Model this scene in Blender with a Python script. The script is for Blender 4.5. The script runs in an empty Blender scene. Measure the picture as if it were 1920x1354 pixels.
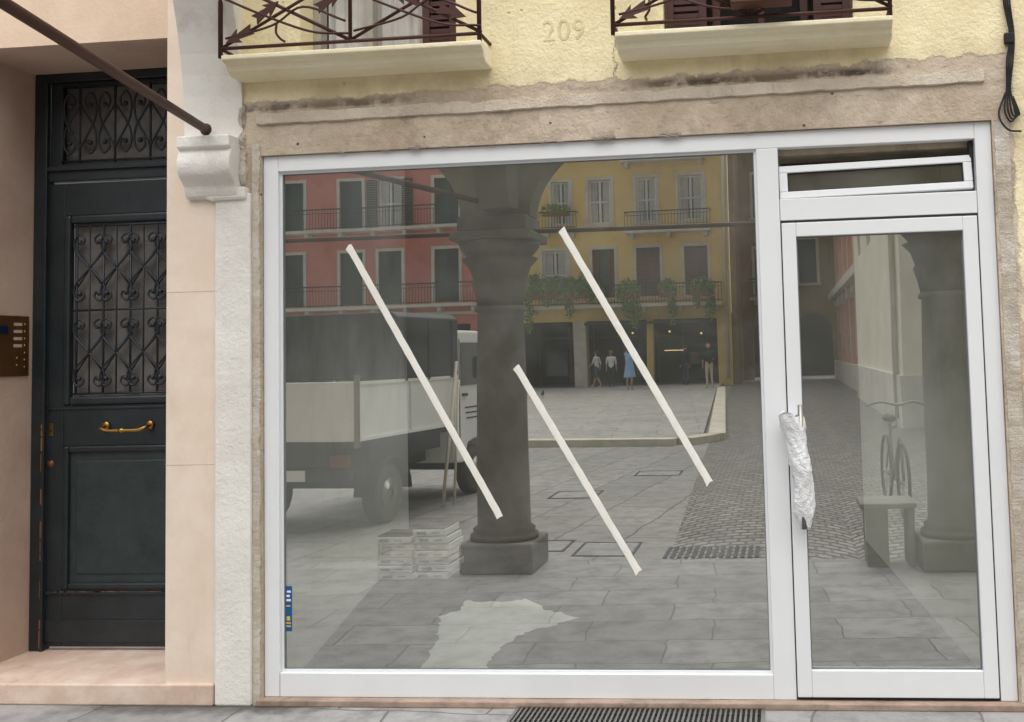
import bpy, math, random
from mathutils import Vector, Matrix
random.seed(7)
S=bpy.context.scene
COL=S.collection

# ------------------------------------------------------------------ helpers
def lin(c):
    c=c/255.0
    return c/12.92 if c<=0.04045 else ((c+0.055)/1.055)**2.4
def rgb(r,g,b): return (lin(r),lin(g),lin(b),1.0)

class NT:
    def __init__(s,name):
        s.mat=bpy.data.materials.new(name); s.mat.use_nodes=True
        s.t=s.mat.node_tree; s.t.nodes.clear()
        s.out=s.t.nodes.new("ShaderNodeOutputMaterial")
        s.b=s.t.nodes.new("ShaderNodeBsdfPrincipled")
        s.t.links.new(s.b.outputs[0],s.out.inputs[0])
        s.g=s.t.nodes.new("ShaderNodeNewGeometry")
        s.pos=s.g.outputs['Position']
    def n(s,k,**kw):
        n=s.t.nodes.new(k)
        for a,v in kw.items(): setattr(n,a,v)
        return n
    def L(s,a,b):
        if isinstance(a,bpy.types.NodeSocket): s.t.links.new(a,b)
        else: b.default_value=a
    def noise(s,scale,detail=4,rough=0.6,vec=None,dist=0.0):
        n=s.n("ShaderNodeTexNoise"); s.L(vec or s.pos,n.inputs['Vector'])
        n.inputs['Scale'].default_value=scale;n.inputs['Detail'].default_value=detail
        n.inputs['Roughness'].default_value=rough;n.inputs['Distortion'].default_value=dist
        return n.outputs[0]
    def math(s,op,a,b=0.0,c=None,clamp=False):
        n=s.n("ShaderNodeMath",operation=op); n.use_clamp=clamp
        s.L(a,n.inputs[0]); s.L(b,n.inputs[1])
        if c is not None: s.L(c,n.inputs[2])
        return n.outputs[0]
    def smooth(s,v,a,b):
        n=s.n("ShaderNodeMapRange"); n.interpolation_type='SMOOTHSTEP'
        s.L(v,n.inputs[0]); n.inputs[1].default_value=a;n.inputs[2].default_value=b
        return n.outputs[0]
    def mix(s,f,a,b,mode='MIX'):
        n=s.n("ShaderNodeMixRGB",blend_type=mode); s.L(f,n.inputs[0]); s.L(a,n.inputs[1]); s.L(b,n.inputs[2])
        return n.outputs[0]
    def xyz(s,v=None):
        n=s.n("ShaderNodeSeparateXYZ"); s.L(v or s.pos,n.inputs[0]); return n.outputs
    def comb(s,x,y,z):
        n=s.n("ShaderNodeCombineXYZ"); s.L(x,n.inputs[0]);s.L(y,n.inputs[1]);s.L(z,n.inputs[2]); return n.outputs[0]
    def scalev(s,sx,sy,sz):
        n=s.n("ShaderNodeMapping"); s.L(s.pos,n.inputs[0]); n.inputs['Scale'].default_value=(sx,sy,sz); return n.outputs[0]
    def bump(s,h,strength=0.3,dist=0.01):
        n=s.n("ShaderNodeBump"); s.L(h,n.inputs['Height']); n.inputs['Strength'].default_value=strength
        n.inputs['Distance'].default_value=dist; s.t.links.new(n.outputs[0],s.b.inputs['Normal'])
    def col(s,c): s.L(c,s.b.inputs['Base Color'])
    def set(s,**kw):
        for k,v in kw.items():
            s.L(v,s.b.inputs[k.replace('_',' ')])

def plaster(name,c1,c2,dark=None,stain=0.5,rough=0.9,b=0.35,sc=1.0,speck=True):
    m=NT(name)
    a=m.smooth(m.noise(1.6*sc,6,0.65),0.35,0.68)
    c=m.mix(a,c1,c2)
    if dark is None: dark=tuple(x*0.6 for x in c2[:3])+(1,)
    st=m.smooth(m.noise(1.0,7,0.7,m.scalev(3.0*sc,3.0*sc,0.7*sc)),0.55,0.82)
    c=m.mix(m.math('MULTIPLY',st,stain),c,dark)
    if speck:
        sp=m.smooth(m.noise(38*sc,3,0.6),0.66,0.74)
        c=m.mix(m.math('MULTIPLY',sp,0.25*stain+0.05),c,dark)
    m.col(c); m.set(Roughness=rough)
    if b>0: m.bump(m.math('ADD',m.noise(45*sc,5,0.7),m.math('MULTIPLY',m.noise(7*sc,4,0.6),1.5)),b,0.012)
    return m.mat
def paint(name,c,rough=0.4,metal=0.0,var=0.12,b=0.05,sc=20,coat=0.0):
    m=NT(name)
    d=tuple(x*(1-var*2) for x in c[:3])+(1,)
    m.col(m.mix(m.smooth(m.noise(sc*0.2,5,0.7),0.3,0.75),c,d))
    m.set(Roughness=m.math('ADD',rough-0.06,m.math('MULTIPLY',m.noise(sc,3),0.14)),Metallic=metal)
    if coat: m.set(Coat_Weight=coat)
    m.bump(m.noise(sc*3,3),b,0.003)
    return m.mat
def emis(name,c,st):
    m=NT(name); m.col(c); m.set(Emission_Color=c,Emission_Strength=st); return m.mat

def empty(name,loc=(0,0,0),rot=0.0):
    o=bpy.data.objects.new(name,None); o.empty_display_size=0.2; COL.objects.link(o)
    o.location=loc; o.rotation_euler=(0,0,rot); return o
def mesh(name,vs,fs,mat,parent=None,smooth=False,bevel=0,mi=None):
    me=bpy.data.meshes.new(name); me.from_pydata([tuple(v) for v in vs],[],fs)
    mats=mat if isinstance(mat,(list,tuple)) else [mat]
    for m in mats: me.materials.append(m)
    if mi:
        for p,i in zip(me.polygons,mi): p.material_index=i
    me.validate(); me.update()
    if smooth:
        for p in me.polygons: p.use_smooth=True
    o=bpy.data.objects.new(name,me); COL.objects.link(o)
    if parent: o.parent=parent
    if bevel:
        b=o.modifiers.new("b",'BEVEL'); b.width=bevel; b.segments=2; b.limit_method='ANGLE'; b.angle_limit=math.radians(40)
    return o
BF=[(0,3,2,1),(4,5,6,7),(0,1,5,4),(1,2,6,5),(2,3,7,6),(3,0,4,7)]
def bv(x0,x1,y0,y1,z0,z1):
    return [(x0,y0,z0),(x1,y0,z0),(x1,y1,z0),(x0,y1,z0),(x0,y0,z1),(x1,y0,z1),(x1,y1,z1),(x0,y1,z1)]
def boxes(name,L,mat,parent=None,bevel=0):
    vs=[];fs=[]
    for b in L:
        k=len(vs); vs+=bv(*b); fs+=[tuple(i+k for i in f) for f in BF]
    return mesh(name,vs,fs,mat,parent,bevel=bevel)
def box(name,x0,x1,y0,y1,z0,z1,mat,parent=None,bevel=0): return boxes(name,[(x0,x1,y0,y1,z0,z1)],mat,parent,bevel)
def tube_geo(pts,r,seg=6,closed=False):
    pts=[Vector(p) for p in pts]; n=len(pts); vs=[];fs=[]
    rr=r if isinstance(r,(list,tuple)) else [r]*n
    up=None
    for i,p in enumerate(pts):
        if closed: d=pts[(i+1)%n]-pts[i-1]
        else: d=pts[min(i+1,n-1)]-pts[max(i-1,0)]
        if d.length<1e-9: d=Vector((0,0,1))
        d.normalize()
        if up is None:
            up=Vector((0,0,1)) if abs(d.z)<0.9 else Vector((0,1,0))
        a=up-d*up.dot(d)
        if a.length<1e-4: a=d.orthogonal()
        a.normalize(); b=d.cross(a); up=a
        for k in range(seg):
            t=2*math.pi*k/seg
            vs.append(p+a*math.cos(t)*rr[i]+b*math.sin(t)*rr[i])
    m=n if closed else n-1
    for i in range(m):
        j=(i+1)%n
        for k in range(seg):
            l=(k+1)%seg
            fs.append((i*seg+k,i*seg+l,j*seg+l,j*seg+k))
    if not closed:
        fs.append(tuple(range(seg-1,-1,-1))); fs.append(tuple((n-1)*seg+k for k in range(seg)))
    return vs,fs
def tubes(name,L,mat,parent=None,seg=6,closed=False):
    vs=[];fs=[]
    for pts,r in L:
        v,f=tube_geo(pts,r,seg,closed); k=len(vs); vs+=v; fs+=[tuple(i+k for i in q) for q in f]
    return mesh(name,vs,fs,mat,parent,smooth=True)
def catmull(P,n=6):
    P=[Vector(p) for p in P]; out=[]
    Q=[P[0]*2-P[1]]+P+[P[-1]*2-P[-2]]
    for i in range(1,len(Q)-2):
        a,b,c,d=Q[i-1:i+3]
        for k in range(n):
            t=k/n
            out.append(0.5*((2*b)+(c-a)*t+(2*a-5*b+4*c-d)*t*t+(3*b-a-3*c+d)*t**3))
    out.append(P[-1]); return out
def lathe_geo(cx,cy,prof,seg=32):
    vs=[];fs=[];n=len(prof)
    for r,z in prof:
        for k in range(seg):
            t=2*math.pi*k/seg; vs.append((cx+r*math.cos(t),cy+r*math.sin(t),z))
    for i in range(n-1):
        for k in range(seg):
            l=(k+1)%seg; fs.append((i*seg+k,i*seg+l,(i+1)*seg+l,(i+1)*seg+k))
    fs.append(tuple(range(seg-1,-1,-1))); fs.append(tuple((n-1)*seg+k for k in range(seg)))
    return vs,fs
def lathe(name,cx,cy,prof,mat,parent=None,seg=32,smooth=True):
    v,f=lathe_geo(cx,cy,prof,seg); return mesh(name,v,f,mat,parent,smooth)
def ball_geo(c,r,sx=1,sy=1,sz=1,u=10,v=7):
    vs=[];fs=[]
    for i in range(v+1):
        p=math.pi*i/v
        for k in range(u):
            t=2*math.pi*k/u
            vs.append((c[0]+r*sx*math.sin(p)*math.cos(t),c[1]+r*sy*math.sin(p)*math.sin(t),c[2]+r*sz*math.cos(p)))
    for i in range(v):
        for k in range(u):
            l=(k+1)%u; fs.append((i*u+k,i*u+l,(i+1)*u+l,(i+1)*u+k))
    return vs,fs
def balls(name,L,mat,parent=None,jit=0.0):
    vs=[];fs=[]
    for a in L:
        v,f=ball_geo(*a); k=len(vs)
        if jit: v=[(x+random.uniform(-jit,jit),y+random.uniform(-jit,jit),z+random.uniform(-jit,jit)) for x,y,z in v]
        vs+=v; fs+=[tuple(i+k for i in q) for q in f]
    return mesh(name,vs,fs,mat,parent,smooth=not jit)
def prism(name,poly,d0,d1,f,mat,parent=None,bevel=0):
    n=len(poly); vs=[f(u,v,d0) for u,v in poly]+[f(u,v,d1) for u,v in poly]
    fs=[tuple(range(n)),tuple(range(2*n-1,n-1,-1))]+[(i,i+n,(i+1)%n+n,(i+1)%n) for i in range(n)]
    o=mesh(name,vs,fs,mat,parent,bevel=bevel)
    import bmesh
    bm=bmesh.new(); bm.from_mesh(o.data); bmesh.ops.recalc_face_normals(bm,faces=bm.faces); bm.to_mesh(o.data); bm.free()
    return o
def holed_wall(name,u0,u1,z0,z1,holes,f,depth,mat,parent=None,revmat=None):
    us=sorted(set([u0,u1]+[h[0] for h in holes]+[h[1] for h in holes])); us=[u for u in us if u0<=u<=u1]
    zs=sorted(set([z0,z1]+[h[2] for h in holes]+[h[3] for h in holes])); zs=[z for z in zs if z0<=z<=z1]
    vs=[];fs=[];mi=[]
    def q(a,b,c,d,m=0):
        k=len(vs); vs.extend([a,b,c,d]); fs.append((k,k+1,k+2,k+3)); mi.append(m)
    for i in range(len(us)-1):
        for j in range(len(zs)-1):
            cu=(us[i]+us[i+1])/2; cz=(zs[j]+zs[j+1])/2
            if any(h[0]<cu<h[1] and h[2]<cz<h[3] for h in holes): continue
            q(f(us[i],0,zs[j]),f(us[i+1],0,zs[j]),f(us[i+1],0,zs[j+1]),f(us[i],0,zs[j+1]))
    for h in holes:
        a,b,c,d=h
        q(f(a,0,c),f(a,depth,c),f(a,depth,d),f(a,0,d),1)
        q(f(b,0,d),f(b,depth,d),f(b,depth,c),f(b,0,c),1)
        q(f(a,0,d),f(a,depth,d),f(b,depth,d),f(b,0,d),1)
        q(f(a,0,c),f(b,0,c),f(b,depth,c),f(a,depth,c),1)
    return mesh(name,vs,fs,[mat,revmat or mat],parent,mi=mi)

# ------------------------------------------------------------------ materials
def facade_mat():
    m=NT("yellow_plaster"); X=m.xyz(); x,z=X[0],X[2]
    n1=m.noise(9,6,0.7); n2=m.noise(2.2,6,0.65); n3=m.noise(55,4,0.6)
    yel=m.mix(m.smooth(n2,0.35,0.7),rgb(245,233,194),rgb(233,216,174))
    streak=m.smooth(m.noise(1,6,0.7,m.scalev(9,9,0.9)),0.52,0.78)
    yel=m.mix(m.math('MULTIPLY',streak,0.42),yel,rgb(204,187,150))
    yel=m.mix(m.math('MULTIPLY',m.smooth(m.noise(24,4,0.7),0.58,0.7),0.2),yel,rgb(210,194,158))
    bei=m.mix(m.smooth(n1,0.3,0.7),rgb(212,197,178),rgb(182,166,147))
    bei=m.mix(m.math('MULTIPLY',m.smooth(m.noise(3.5,7,0.78),0.46,0.68),0.7),bei,rgb(144,131,116))
    bei=m.mix(m.math('MULTIPLY',m.smooth(m.noise(1.3,3,0.5),0.52,0.62),0.45),bei,rgb(220,205,186))
    bei=m.mix(m.math('MULTIPLY',m.smooth(m.noise(14,6,0.75,m.scalev(1,1,2.2)),0.56,0.66),0.45),bei,rgb(120,107,94))
    zz=m.math('ADD',z,m.math('MULTIPLY',m.math('SUBTRACT',n1,0.5),0.10))
    xx=m.math('ADD',x,m.math('MULTIPLY',m.math('SUBTRACT',n1,0.5),0.10))
    zl=m.math('SUBTRACT',zz,m.math('MULTIPLY',x,0.012))
    up=m.smooth(zl,2.855,2.870)
    rt=m.smooth(xx,3.54,3.553)
    mask=m.math('MAXIMUM',up,rt)
    c=m.mix(mask,bei,yel)
    zb=m.math('ADD',z,m.math('MULTIPLY',m.math('SUBTRACT',n1,0.5),0.03)); zb=m.math('SUBTRACT',zb,m.math('MULTIPLY',x,0.006))
    band=m.math('MULTIPLY',m.smooth(zb,2.815,2.828),m.math('SUBTRACT',1.0,m.smooth(zb,2.840,2.872)))
    xn=m.math('ADD',x,m.math('MULTIPLY',m.math('SUBTRACT',m.noise(3,3),0.5),0.3))
    al=m.math('MAXIMUM',m.math('MULTIPLY',m.smooth(xn,1.8,2.05),m.math('SUBTRACT',1.0,m.smooth(xn,2.9,3.1))),m.math('MULTIPLY',m.math('SUBTRACT',1.0,m.smooth(xn,0.6,0.85)),0.8))
    al=m.math('MULTIPLY',al,m.smooth(n1,0.3,0.55))
    c=m.mix(m.math('MULTIPLY',m.math('MULTIPLY',band,al),0.92),c,rgb(62,52,45))
    gr=m.math('MULTIPLY',m.math('SUBTRACT',1.0,m.smooth(z,2.85,3.05)),m.smooth(n2,0.38,0.6))
    c=m.mix(m.math('MULTIPLY',gr,0.38),c,rgb(168,150,126))
    v=m.n("ShaderNodeTexVoronoi"); v.inputs['Scale'].default_value=8; m.L(m.pos,v.inputs['Vector'])
    hole=m.math('SUBTRACT',1.0,m.smooth(v.outputs['Distance'],0.04,0.07))
    c=m.mix(m.math('MULTIPLY',hole,m.math('SUBTRACT',0.9,m.math('MULTIPLY',mask,0.7))),c,rgb(70,60,52))
    cx=m.math('ABSOLUTE',m.math('SUBTRACT',m.math('ADD',x,m.math('MULTIPLY',m.math('SUBTRACT',m.noise(4,6,0.75),0.5),0.22)),1.74))
    cr=m.math('SUBTRACT',1.0,m.smooth(cx,0.001,0.006))
    c=m.mix(m.math('MULTIPLY',m.math('MULTIPLY',cr,up),0.7),c,rgb(120,95,68))
    m.col(c); m.set(Roughness=0.92)
    h=m.math('ADD',m.math('MULTIPLY',n1,1.2),m.math('ADD',m.math('MULTIPLY',n3,0.7),m.math('MULTIPLY',mask,0.5)))
    h=m.math('SUBTRACT',h,m.math('MULTIPLY',hole,1.0))
    m.bump(h,0.55,0.015)
    return m.mat
M_fac=facade_mat()
M_pink=plaster("pink_plaster",rgb(226,202,178),rgb(212,186,160),rgb(172,146,122),0.55,b=0.25)
M_pinkdk=plaster("pink_reveal_plaster",rgb(204,180,163),rgb(188,162,145),rgb(146,122,106),0.6,b=0.25)
M_white=plaster("white_limewash",rgb(238,236,230),rgb(222,218,210),rgb(152,142,126),0.6,b=0.5)
M_arw=NT("limewash_painted_shade")
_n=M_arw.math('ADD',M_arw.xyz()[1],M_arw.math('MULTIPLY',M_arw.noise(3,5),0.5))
_c=M_arw.mix(M_arw.smooth(_n,-1.6,-.9),rgb(104,99,90),rgb(232,229,222))  # limewash darkened towards the column, shade painted into the colour
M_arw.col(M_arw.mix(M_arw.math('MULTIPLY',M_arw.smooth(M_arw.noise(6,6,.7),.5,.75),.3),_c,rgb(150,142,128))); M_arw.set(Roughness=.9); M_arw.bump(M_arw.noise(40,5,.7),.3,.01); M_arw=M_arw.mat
M_chip=plaster("chipped_mortar",rgb(220,213,200),rgb(190,178,160),rgb(96,84,72),0.75,b=0.8,sc=3)
M_slab=plaster("cream_balcony_plaster",rgb(244,236,208),rgb(231,219,184),rgb(174,159,128),0.5,b=0.35)
M_ledge=plaster("ledge_plaster",rgb(226,214,196),rgb(204,190,170),rgb(110,98,86),0.6,b=0.7,sc=2)
M_marble=plaster("beige_marble",rgb(226,207,188),rgb(235,219,202),rgb(202,174,152),0.6,rough=0.5,b=0.06,sc=2.5)
M_step=plaster("step_marble",rgb(204,178,160),rgb(226,207,191),rgb(142,116,100),0.8,rough=0.6,b=0.15,sc=2.5)
M_iron=paint("brown_iron",rgb(74,40,32),0.55,0.2,0.15,0.3)
M_rod=paint("rust_brown_rod",rgb(78,46,36),0.6,0.1,0.15,0.3)
M_green=paint("dark_green_door_paint",rgb(35,43,47),0.40,0,0.22,0.3,30)
M_green2=paint("dark_green_panel_paint",rgb(47,59,60),0.42,0,0.24,0.35,30)
M_giron=paint("dark_iron_grille",rgb(48,52,58),0.45,0.3,0.1,0.1)
M_curt=plaster("dusty_glass_curtain",rgb(118,114,110),rgb(86,86,86),rgb(40,40,42),0.5,rough=0.25,b=0.0)
M_brass=paint("brass",rgb(170,136,74),0.35,1.0,0.2,0.05)
M_bronze=paint("bronze_plate",rgb(124,90,58),0.4,0.6,0.2,0.05)
M_wood=paint("bare_wood_edge",rgb(140,90,56),0.7,0,0.3,0.4)
M_alu=paint("white_aluminium",rgb(234,237,239),0.35,0,0.025,0.01,8)
M_gasket=paint("black_gasket",rgb(40,42,44),0.7)
M_seam=paint("grey_seam",rgb(120,124,128),0.7)
M_tape=paint("white_tape",rgb(246,244,236),0.75,0,0.05,0.6,60)
M_steel=paint("brushed_steel",rgb(150,148,142),0.35,0.9)
M_label=paint("beige_label",rgb(205,185,165),0.7)
M_ink=paint("dark_ink",rgb(60,55,50),0.7)
M_blue=paint("blue_sticker",rgb(20,90,150),0.5); M_yel=paint("yellow_sticker",rgb(225,190,50),0.5)
M_navy=paint("dark_display",rgb(20,36,70),0.3)
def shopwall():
    m=NT("shop_wall_painted_shade"); z=m.math('ADD',m.xyz()[2],m.math('MULTIPLY',m.math('SUBTRACT',m.noise(1.4,5,.65),.5),1.0))
    c=m.mix(m.smooth(z,0.9,2.1),rgb(238,238,228),rgb(138,138,130))  # white wall greyed with height: dimmer upper light is put into the colour
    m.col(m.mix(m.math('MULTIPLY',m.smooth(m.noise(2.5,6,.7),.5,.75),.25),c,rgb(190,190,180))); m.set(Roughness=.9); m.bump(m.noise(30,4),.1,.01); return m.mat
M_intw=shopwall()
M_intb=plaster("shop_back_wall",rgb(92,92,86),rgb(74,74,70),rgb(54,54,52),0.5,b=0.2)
M_cardb=paint("white_carton",rgb(240,238,232),0.7,0,0.10,0.1,8)
M_prt=paint("printed_grey",rgb(120,118,112),0.8)
M_black=paint("black_rubber",rgb(26,26,27),0.75)
M_dark=paint("dark_void",rgb(30,30,29),0.9)
M_redsh=paint("dark_red_shutter",rgb(70,30,24),0.55,0,0.2,0.2)
M_wcurt=plaster("white_curtain",rgb(205,203,198),rgb(180,178,174),rgb(130,130,128),0.4,b=0.0)

def bubble():
    m=NT("bubble_wrap"); v=m.n("ShaderNodeTexVoronoi"); v.inputs['Scale'].default_value=130; m.L(m.pos,v.inputs['Vector'])
    m.col(rgb(242,244,246)); m.set(Roughness=0.35,Transmission_Weight=0.08)
    m.bump(m.math('ADD',m.math('MULTIPLY',v.outputs['Distance'],0.6),m.math('MULTIPLY',m.noise(30,5,0.65,None,1.0),4)),0.6,0.008); return m.mat
M_bub=bubble()

def glass(name,refl,tint,haze=0.03):
    mat=bpy.data.materials.new(name); mat.use_nodes=True; t=mat.node_tree; t.nodes.clear()
    o=t.nodes.new("ShaderNodeOutputMaterial"); mx=t.nodes.new("ShaderNodeMixShader")
    tr=t.nodes.new("ShaderNodeBsdfTransparent"); tr.inputs[0].default_value=tint
    gl=t.nodes.new("ShaderNodeBsdfGlossy"); gl.inputs['Roughness'].default_value=0.0; gl.inputs['Color'].default_value=(0.97,0.98,0.94,1)
    lw=t.nodes.new("ShaderNodeLayerWeight"); lw.inputs[0].default_value=0.25
    mr=t.nodes.new("ShaderNodeMapRange"); mr.inputs[3].default_value=refl; mr.inputs[4].default_value=1.0
    t.links.new(lw.outputs['Fresnel'],mr.inputs[0])
    g=t.nodes.new("ShaderNodeNewGeometry"); n=t.nodes.new("ShaderNodeTexNoise"); n.inputs['Scale'].default_value=1.1; n.inputs['Detail'].default_value=1
    t.links.new(g.outputs['Position'],n.inputs['Vector'])
    b=t.nodes.new("ShaderNodeBump"); b.inputs['Strength'].default_value=0.04; b.inputs['Distance'].default_value=0.02
    t.links.new(n.outputs[0],b.inputs['Height']); t.links.new(b.outputs[0],gl.inputs['Normal'])
    t.links.new(mr.outputs[0],mx.inputs[0]); t.links.new(tr.outputs[0],mx.inputs[1]); t.links.new(gl.outputs[0],mx.inputs[2])
    # thin film of building dust and dried smears
    df=t.nodes.new("ShaderNodeBsdfDiffuse"); df.inputs[0].default_value=(.8,.82,.78,1)
    n2=t.nodes.new("ShaderNodeTexNoise"); n2.inputs['Scale'].default_value=1.6; n2.inputs['Detail'].default_value=6; n2.inputs['Distortion'].default_value=1.5
    t.links.new(g.outputs['Position'],n2.inputs['Vector'])
    m2=t.nodes.new("ShaderNodeMapRange"); m2.inputs[1].default_value=.4; m2.inputs[2].default_value=.75; m2.inputs[3].default_value=haze*.45; m2.inputs[4].default_value=haze*2.3
    t.links.new(n2.outputs[0],m2.inputs[0])
    m3=t.nodes.new("ShaderNodeMixShader"); t.links.new(m2.outputs[0],m3.inputs[0]); t.links.new(mx.outputs[0],m3.inputs[1]); t.links.new(df.outputs[0],m3.inputs[2])
    t.links.new(m3.outputs[0],o.inputs[0])
    return mat
M_glass=glass("shop_glass",0.49,(0.92,0.97,0.94,1),.032)
M_wglass=NT("window_glass"); M_wglass.col(rgb(48,56,58)); M_wglass.set(Roughness=0.08,Specular_IOR_Level=0.9); M_wglass=M_wglass.mat

def slabs(name,c1,c2,mortar,bw,bh,off=0.5,rot=0.0,ms=0.012,wet=False):
    m=NT(name)
    mp=m.n("ShaderNodeMapping"); m.L(m.pos,mp.inputs[0]); mp.inputs['Rotation'].default_value=(0,0,rot)
    nz=m.n("ShaderNodeTexNoise"); nz.inputs['Scale'].default_value=2.5; nz.inputs['Detail'].default_value=4; m.L(m.pos,nz.inputs['Vector'])
    sv=m.n("ShaderNodeVectorMath",operation='SCALE'); m.L(nz.outputs['Color'],sv.inputs[0]); sv.inputs['Scale'].default_value=0.11
    ad=m.n("ShaderNodeVectorMath",operation='ADD'); m.L(mp.outputs[0],ad.inputs[0]); m.L(sv.outputs[0],ad.inputs[1])
    br=m.n("ShaderNodeTexBrick"); m.L(ad.outputs[0],br.inputs['Vector']); br.offset=off
    br.inputs['Color1'].default_value=c1; br.inputs['Color2'].default_value=c2; br.inputs['Mortar'].default_value=mortar
    br.inputs['Scale'].default_value=1.0; br.inputs['Mortar Size'].default_value=ms; br.inputs['Mortar Smooth'].default_value=0.4
    br.inputs['Brick Width'].default_value=bw; br.inputs['Row Height'].default_value=bh
    n=m.noise(5,7,0.72); dk=tuple(a*0.55 for a in c2[:3])+(1,)
    c=m.mix(m.math('MULTIPLY',m.smooth(n,0.4,0.7),0.7),br.outputs['Color'],dk)
    c=m.mix(m.math('MULTIPLY',m.smooth(m.noise(60,3,0.6),0.6,0.75),0.35),c,tuple(min(1,a*1.5) for a in c1[:3])+(1,))
    if wet:
        X=m.xyz(); xx=m.math('ADD',X[0],m.math('MULTIPLY',m.math('SUBTRACT',m.noise(6,5),.5),.6)); yy=m.math('ADD',X[1],m.math('MULTIPLY',m.math('SUBTRACT',m.noise(9,5),.5),.25))
        w=m.math('MULTIPLY',m.math('MULTIPLY',m.smooth(xx,-1.2,-.7),m.math('SUBTRACT',1.0,m.smooth(xx,0.1,0.4))),m.smooth(yy,-.22,-.06))
        c=m.mix(m.math('MULTIPLY',w,.75),c,rgb(58,54,50))
    m.col(c); m.set(Roughness=m.math('ADD',0.55,m.math('MULTIPLY',n,0.35)))
    m.bump(m.math('ADD',m.math('MULTIPLY',m.math('SUBTRACT',1.0,br.outputs['Fac']),1.2),m.math('MULTIPLY',m.noise(30,5,0.7),0.8)),0.5,0.01)
    return m.mat
M_pave=slabs("portico_paving",rgb(160,159,158),rgb(140,139,138),rgb(112,109,105),0.72,0.42,0.37,0.06,0.007,True)
M_road=slabs("stone_road_slabs",rgb(156,154,149),rgb(136,135,131),rgb(84,82,78),1.1,0.62,0.45,1.45,0.010)
M_square=slabs("square_paving",rgb(176,174,168),rgb(162,160,155),rgb(124,121,115),1.6,0.8,0.5,0.1)
M_floor=plaster("concrete_floor",rgb(108,108,106),rgb(84,84,83),rgb(52,52,53),0.9,b=0.9,sc=1.6)
M_patch=plaster("white_screed_patch",rgb(222,222,213),rgb(196,198,188),rgb(140,140,134),0.6,b=0.3,sc=2)
M_kerb=plaster("kerb_stone",rgb(222,214,198),rgb(204,194,176),rgb(130,124,112),0.5,b=0.4,sc=2)
M_thr=plaster("granite_threshold",rgb(180,158,142),rgb(150,130,116),rgb(80,70,62),0.7,b=0.5,sc=4)
def cobble():
    m=NT("cobblestone"); X=m.xyz(); x,y=X[0],X[1]
    W=1.5
    k=m.math('DIVIDE',x,W); xm=m.math('MULTIPLY',m.math('SUBTRACT',m.math('FRACT',k),0.5),W)
    arc=m.math('SQRT',m.math('SUBTRACT',0.68,m.math('MULTIPLY',xm,xm)))
    t=m.math('MULTIPLY',m.math('ADD',y,arc),7.0)
    t=m.math('ADD',t,m.math('MULTIPLY',m.noise(4,2),0.6))
    ft=m.math('ABSOLUTE',m.math('SUBTRACT',m.math('FRACT',t),0.5))
    u=m.math('ADD',m.math('MULTIPLY',xm,8.0),m.math('MULTIPLY',m.math('FLOOR',t),0.5))
    fu=m.math('ABSOLUTE',m.math('SUBTRACT',m.math('FRACT',u),0.5))
    e=m.math('MAXIMUM',m.smooth(ft,0.30,0.44),m.math('MULTIPLY',m.smooth(fu,0.38,0.48),0.6))
    wn=m.n("ShaderNodeTexWhiteNoise"); wn.noise_dimensions='2D'
    m.L(m.comb(m.math('FLOOR',t),m.math('FLOOR',u),0.0),wn.inputs['Vector'])
    c=m.mix(wn.outputs['Value'],rgb(118,115,110),rgb(150,146,140))
    c=m.mix(m.math('MULTIPLY',m.smooth(m.noise(1.2,5,.7),.45,.7),.35),c,rgb(94,91,86))
    c=m.mix(e,c,rgb(52,50,46)); m.col(c); m.set(Roughness=0.6)
    m.bump(m.math('SUBTRACT',1.0,e),0.8,0.02); return m.mat
M_cob=cobble()

# ------------------------------------------------------------------ GROUND
def sheet(name,poly,z,mat,parent=None):
    return mesh(name,[(x,y,z) for x,y in poly],[tuple(range(len(poly)))],mat,parent)
sheet("ground",[(-150,-150),(150,-150),(150,150),(-150,150)],-0.006,M_road)
sheet("portico_pavement",[(-30,-3.25),(30,-3.25),(30,0.02),(-30,0.02)],0.0,M_pave)
sheet("stone_road",[(-30,-14),(1.12,-14),(1.55,-3.25),(-30,-3.25)],0.0,M_road)
sheet("cobblestone_paving",[(1.12,-14),(-0.0,-46),(30,-46),(30,-3.25),(1.55,-3.25)],0.0,M_cob)
plat=empty("square_pavement")
P=[(-40,-15.2),(0.55,-13.3),(0.95,-13.5),(1.0,-14.0),(-0.2,-37),(-0.2,-46),(-40,-46)]
prism("platform",P,-0.02,0.10,lambda u,v,d:(u,v,d),M_square,plat)
def off(a,b,w,z0,z1,nm):
    a=Vector(a);b=Vector(b);d=(b-a).normalized();n=Vector((-d.y,d.x))*w
    prism(nm,[tuple(a),tuple(b),tuple(b+n),tuple(a+n)],z0,z1,lambda u,v,dd:(u,v,dd),M_kerb,plat,0.01)
off((-40,-15.2),(0.6,-13.28),0.32,-0.02,0.125,"kerb_stone"); off((0.62,-13.25),(1.05,-13.95),0.32,-0.02,0.124,"kerb_corner"); off((1.1,-13.9),(-0.18,-37),0.32,-0.02,0.125,"kerb_side")
for i,(a,b,c,d) in enumerate([(-0.2,0.35,-7.3,-6.7),(0.5,1.1,-9.2,-8.7),(0.75,1.25,-4.0,-3.4),(0.2,0.65,-4.1,-3.6)]):
    mh=empty("manhole_cover")
    boxes("frame",[(a,b,c,c+.02,0.001,.006),(a,b,d-.02,d,0.001,.006),(a,a+.02,c+.02,d-.02,0.001,.006),(b-.02,b,c+.02,d-.02,0.001,.006)],M_gasket,mh)
    box("lid",a+.03,b-.03,c+.03,d-.03,.0015,.004,M_pave,mh)
gr=empty("street_drain")
boxes("bars",[(1.5+i*0.055,1.53+i*0.055,-3.75,-3.3,0.001,0.008) for i in range(14)],M_gasket,gr)
g=empty("floor_grate")
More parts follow.
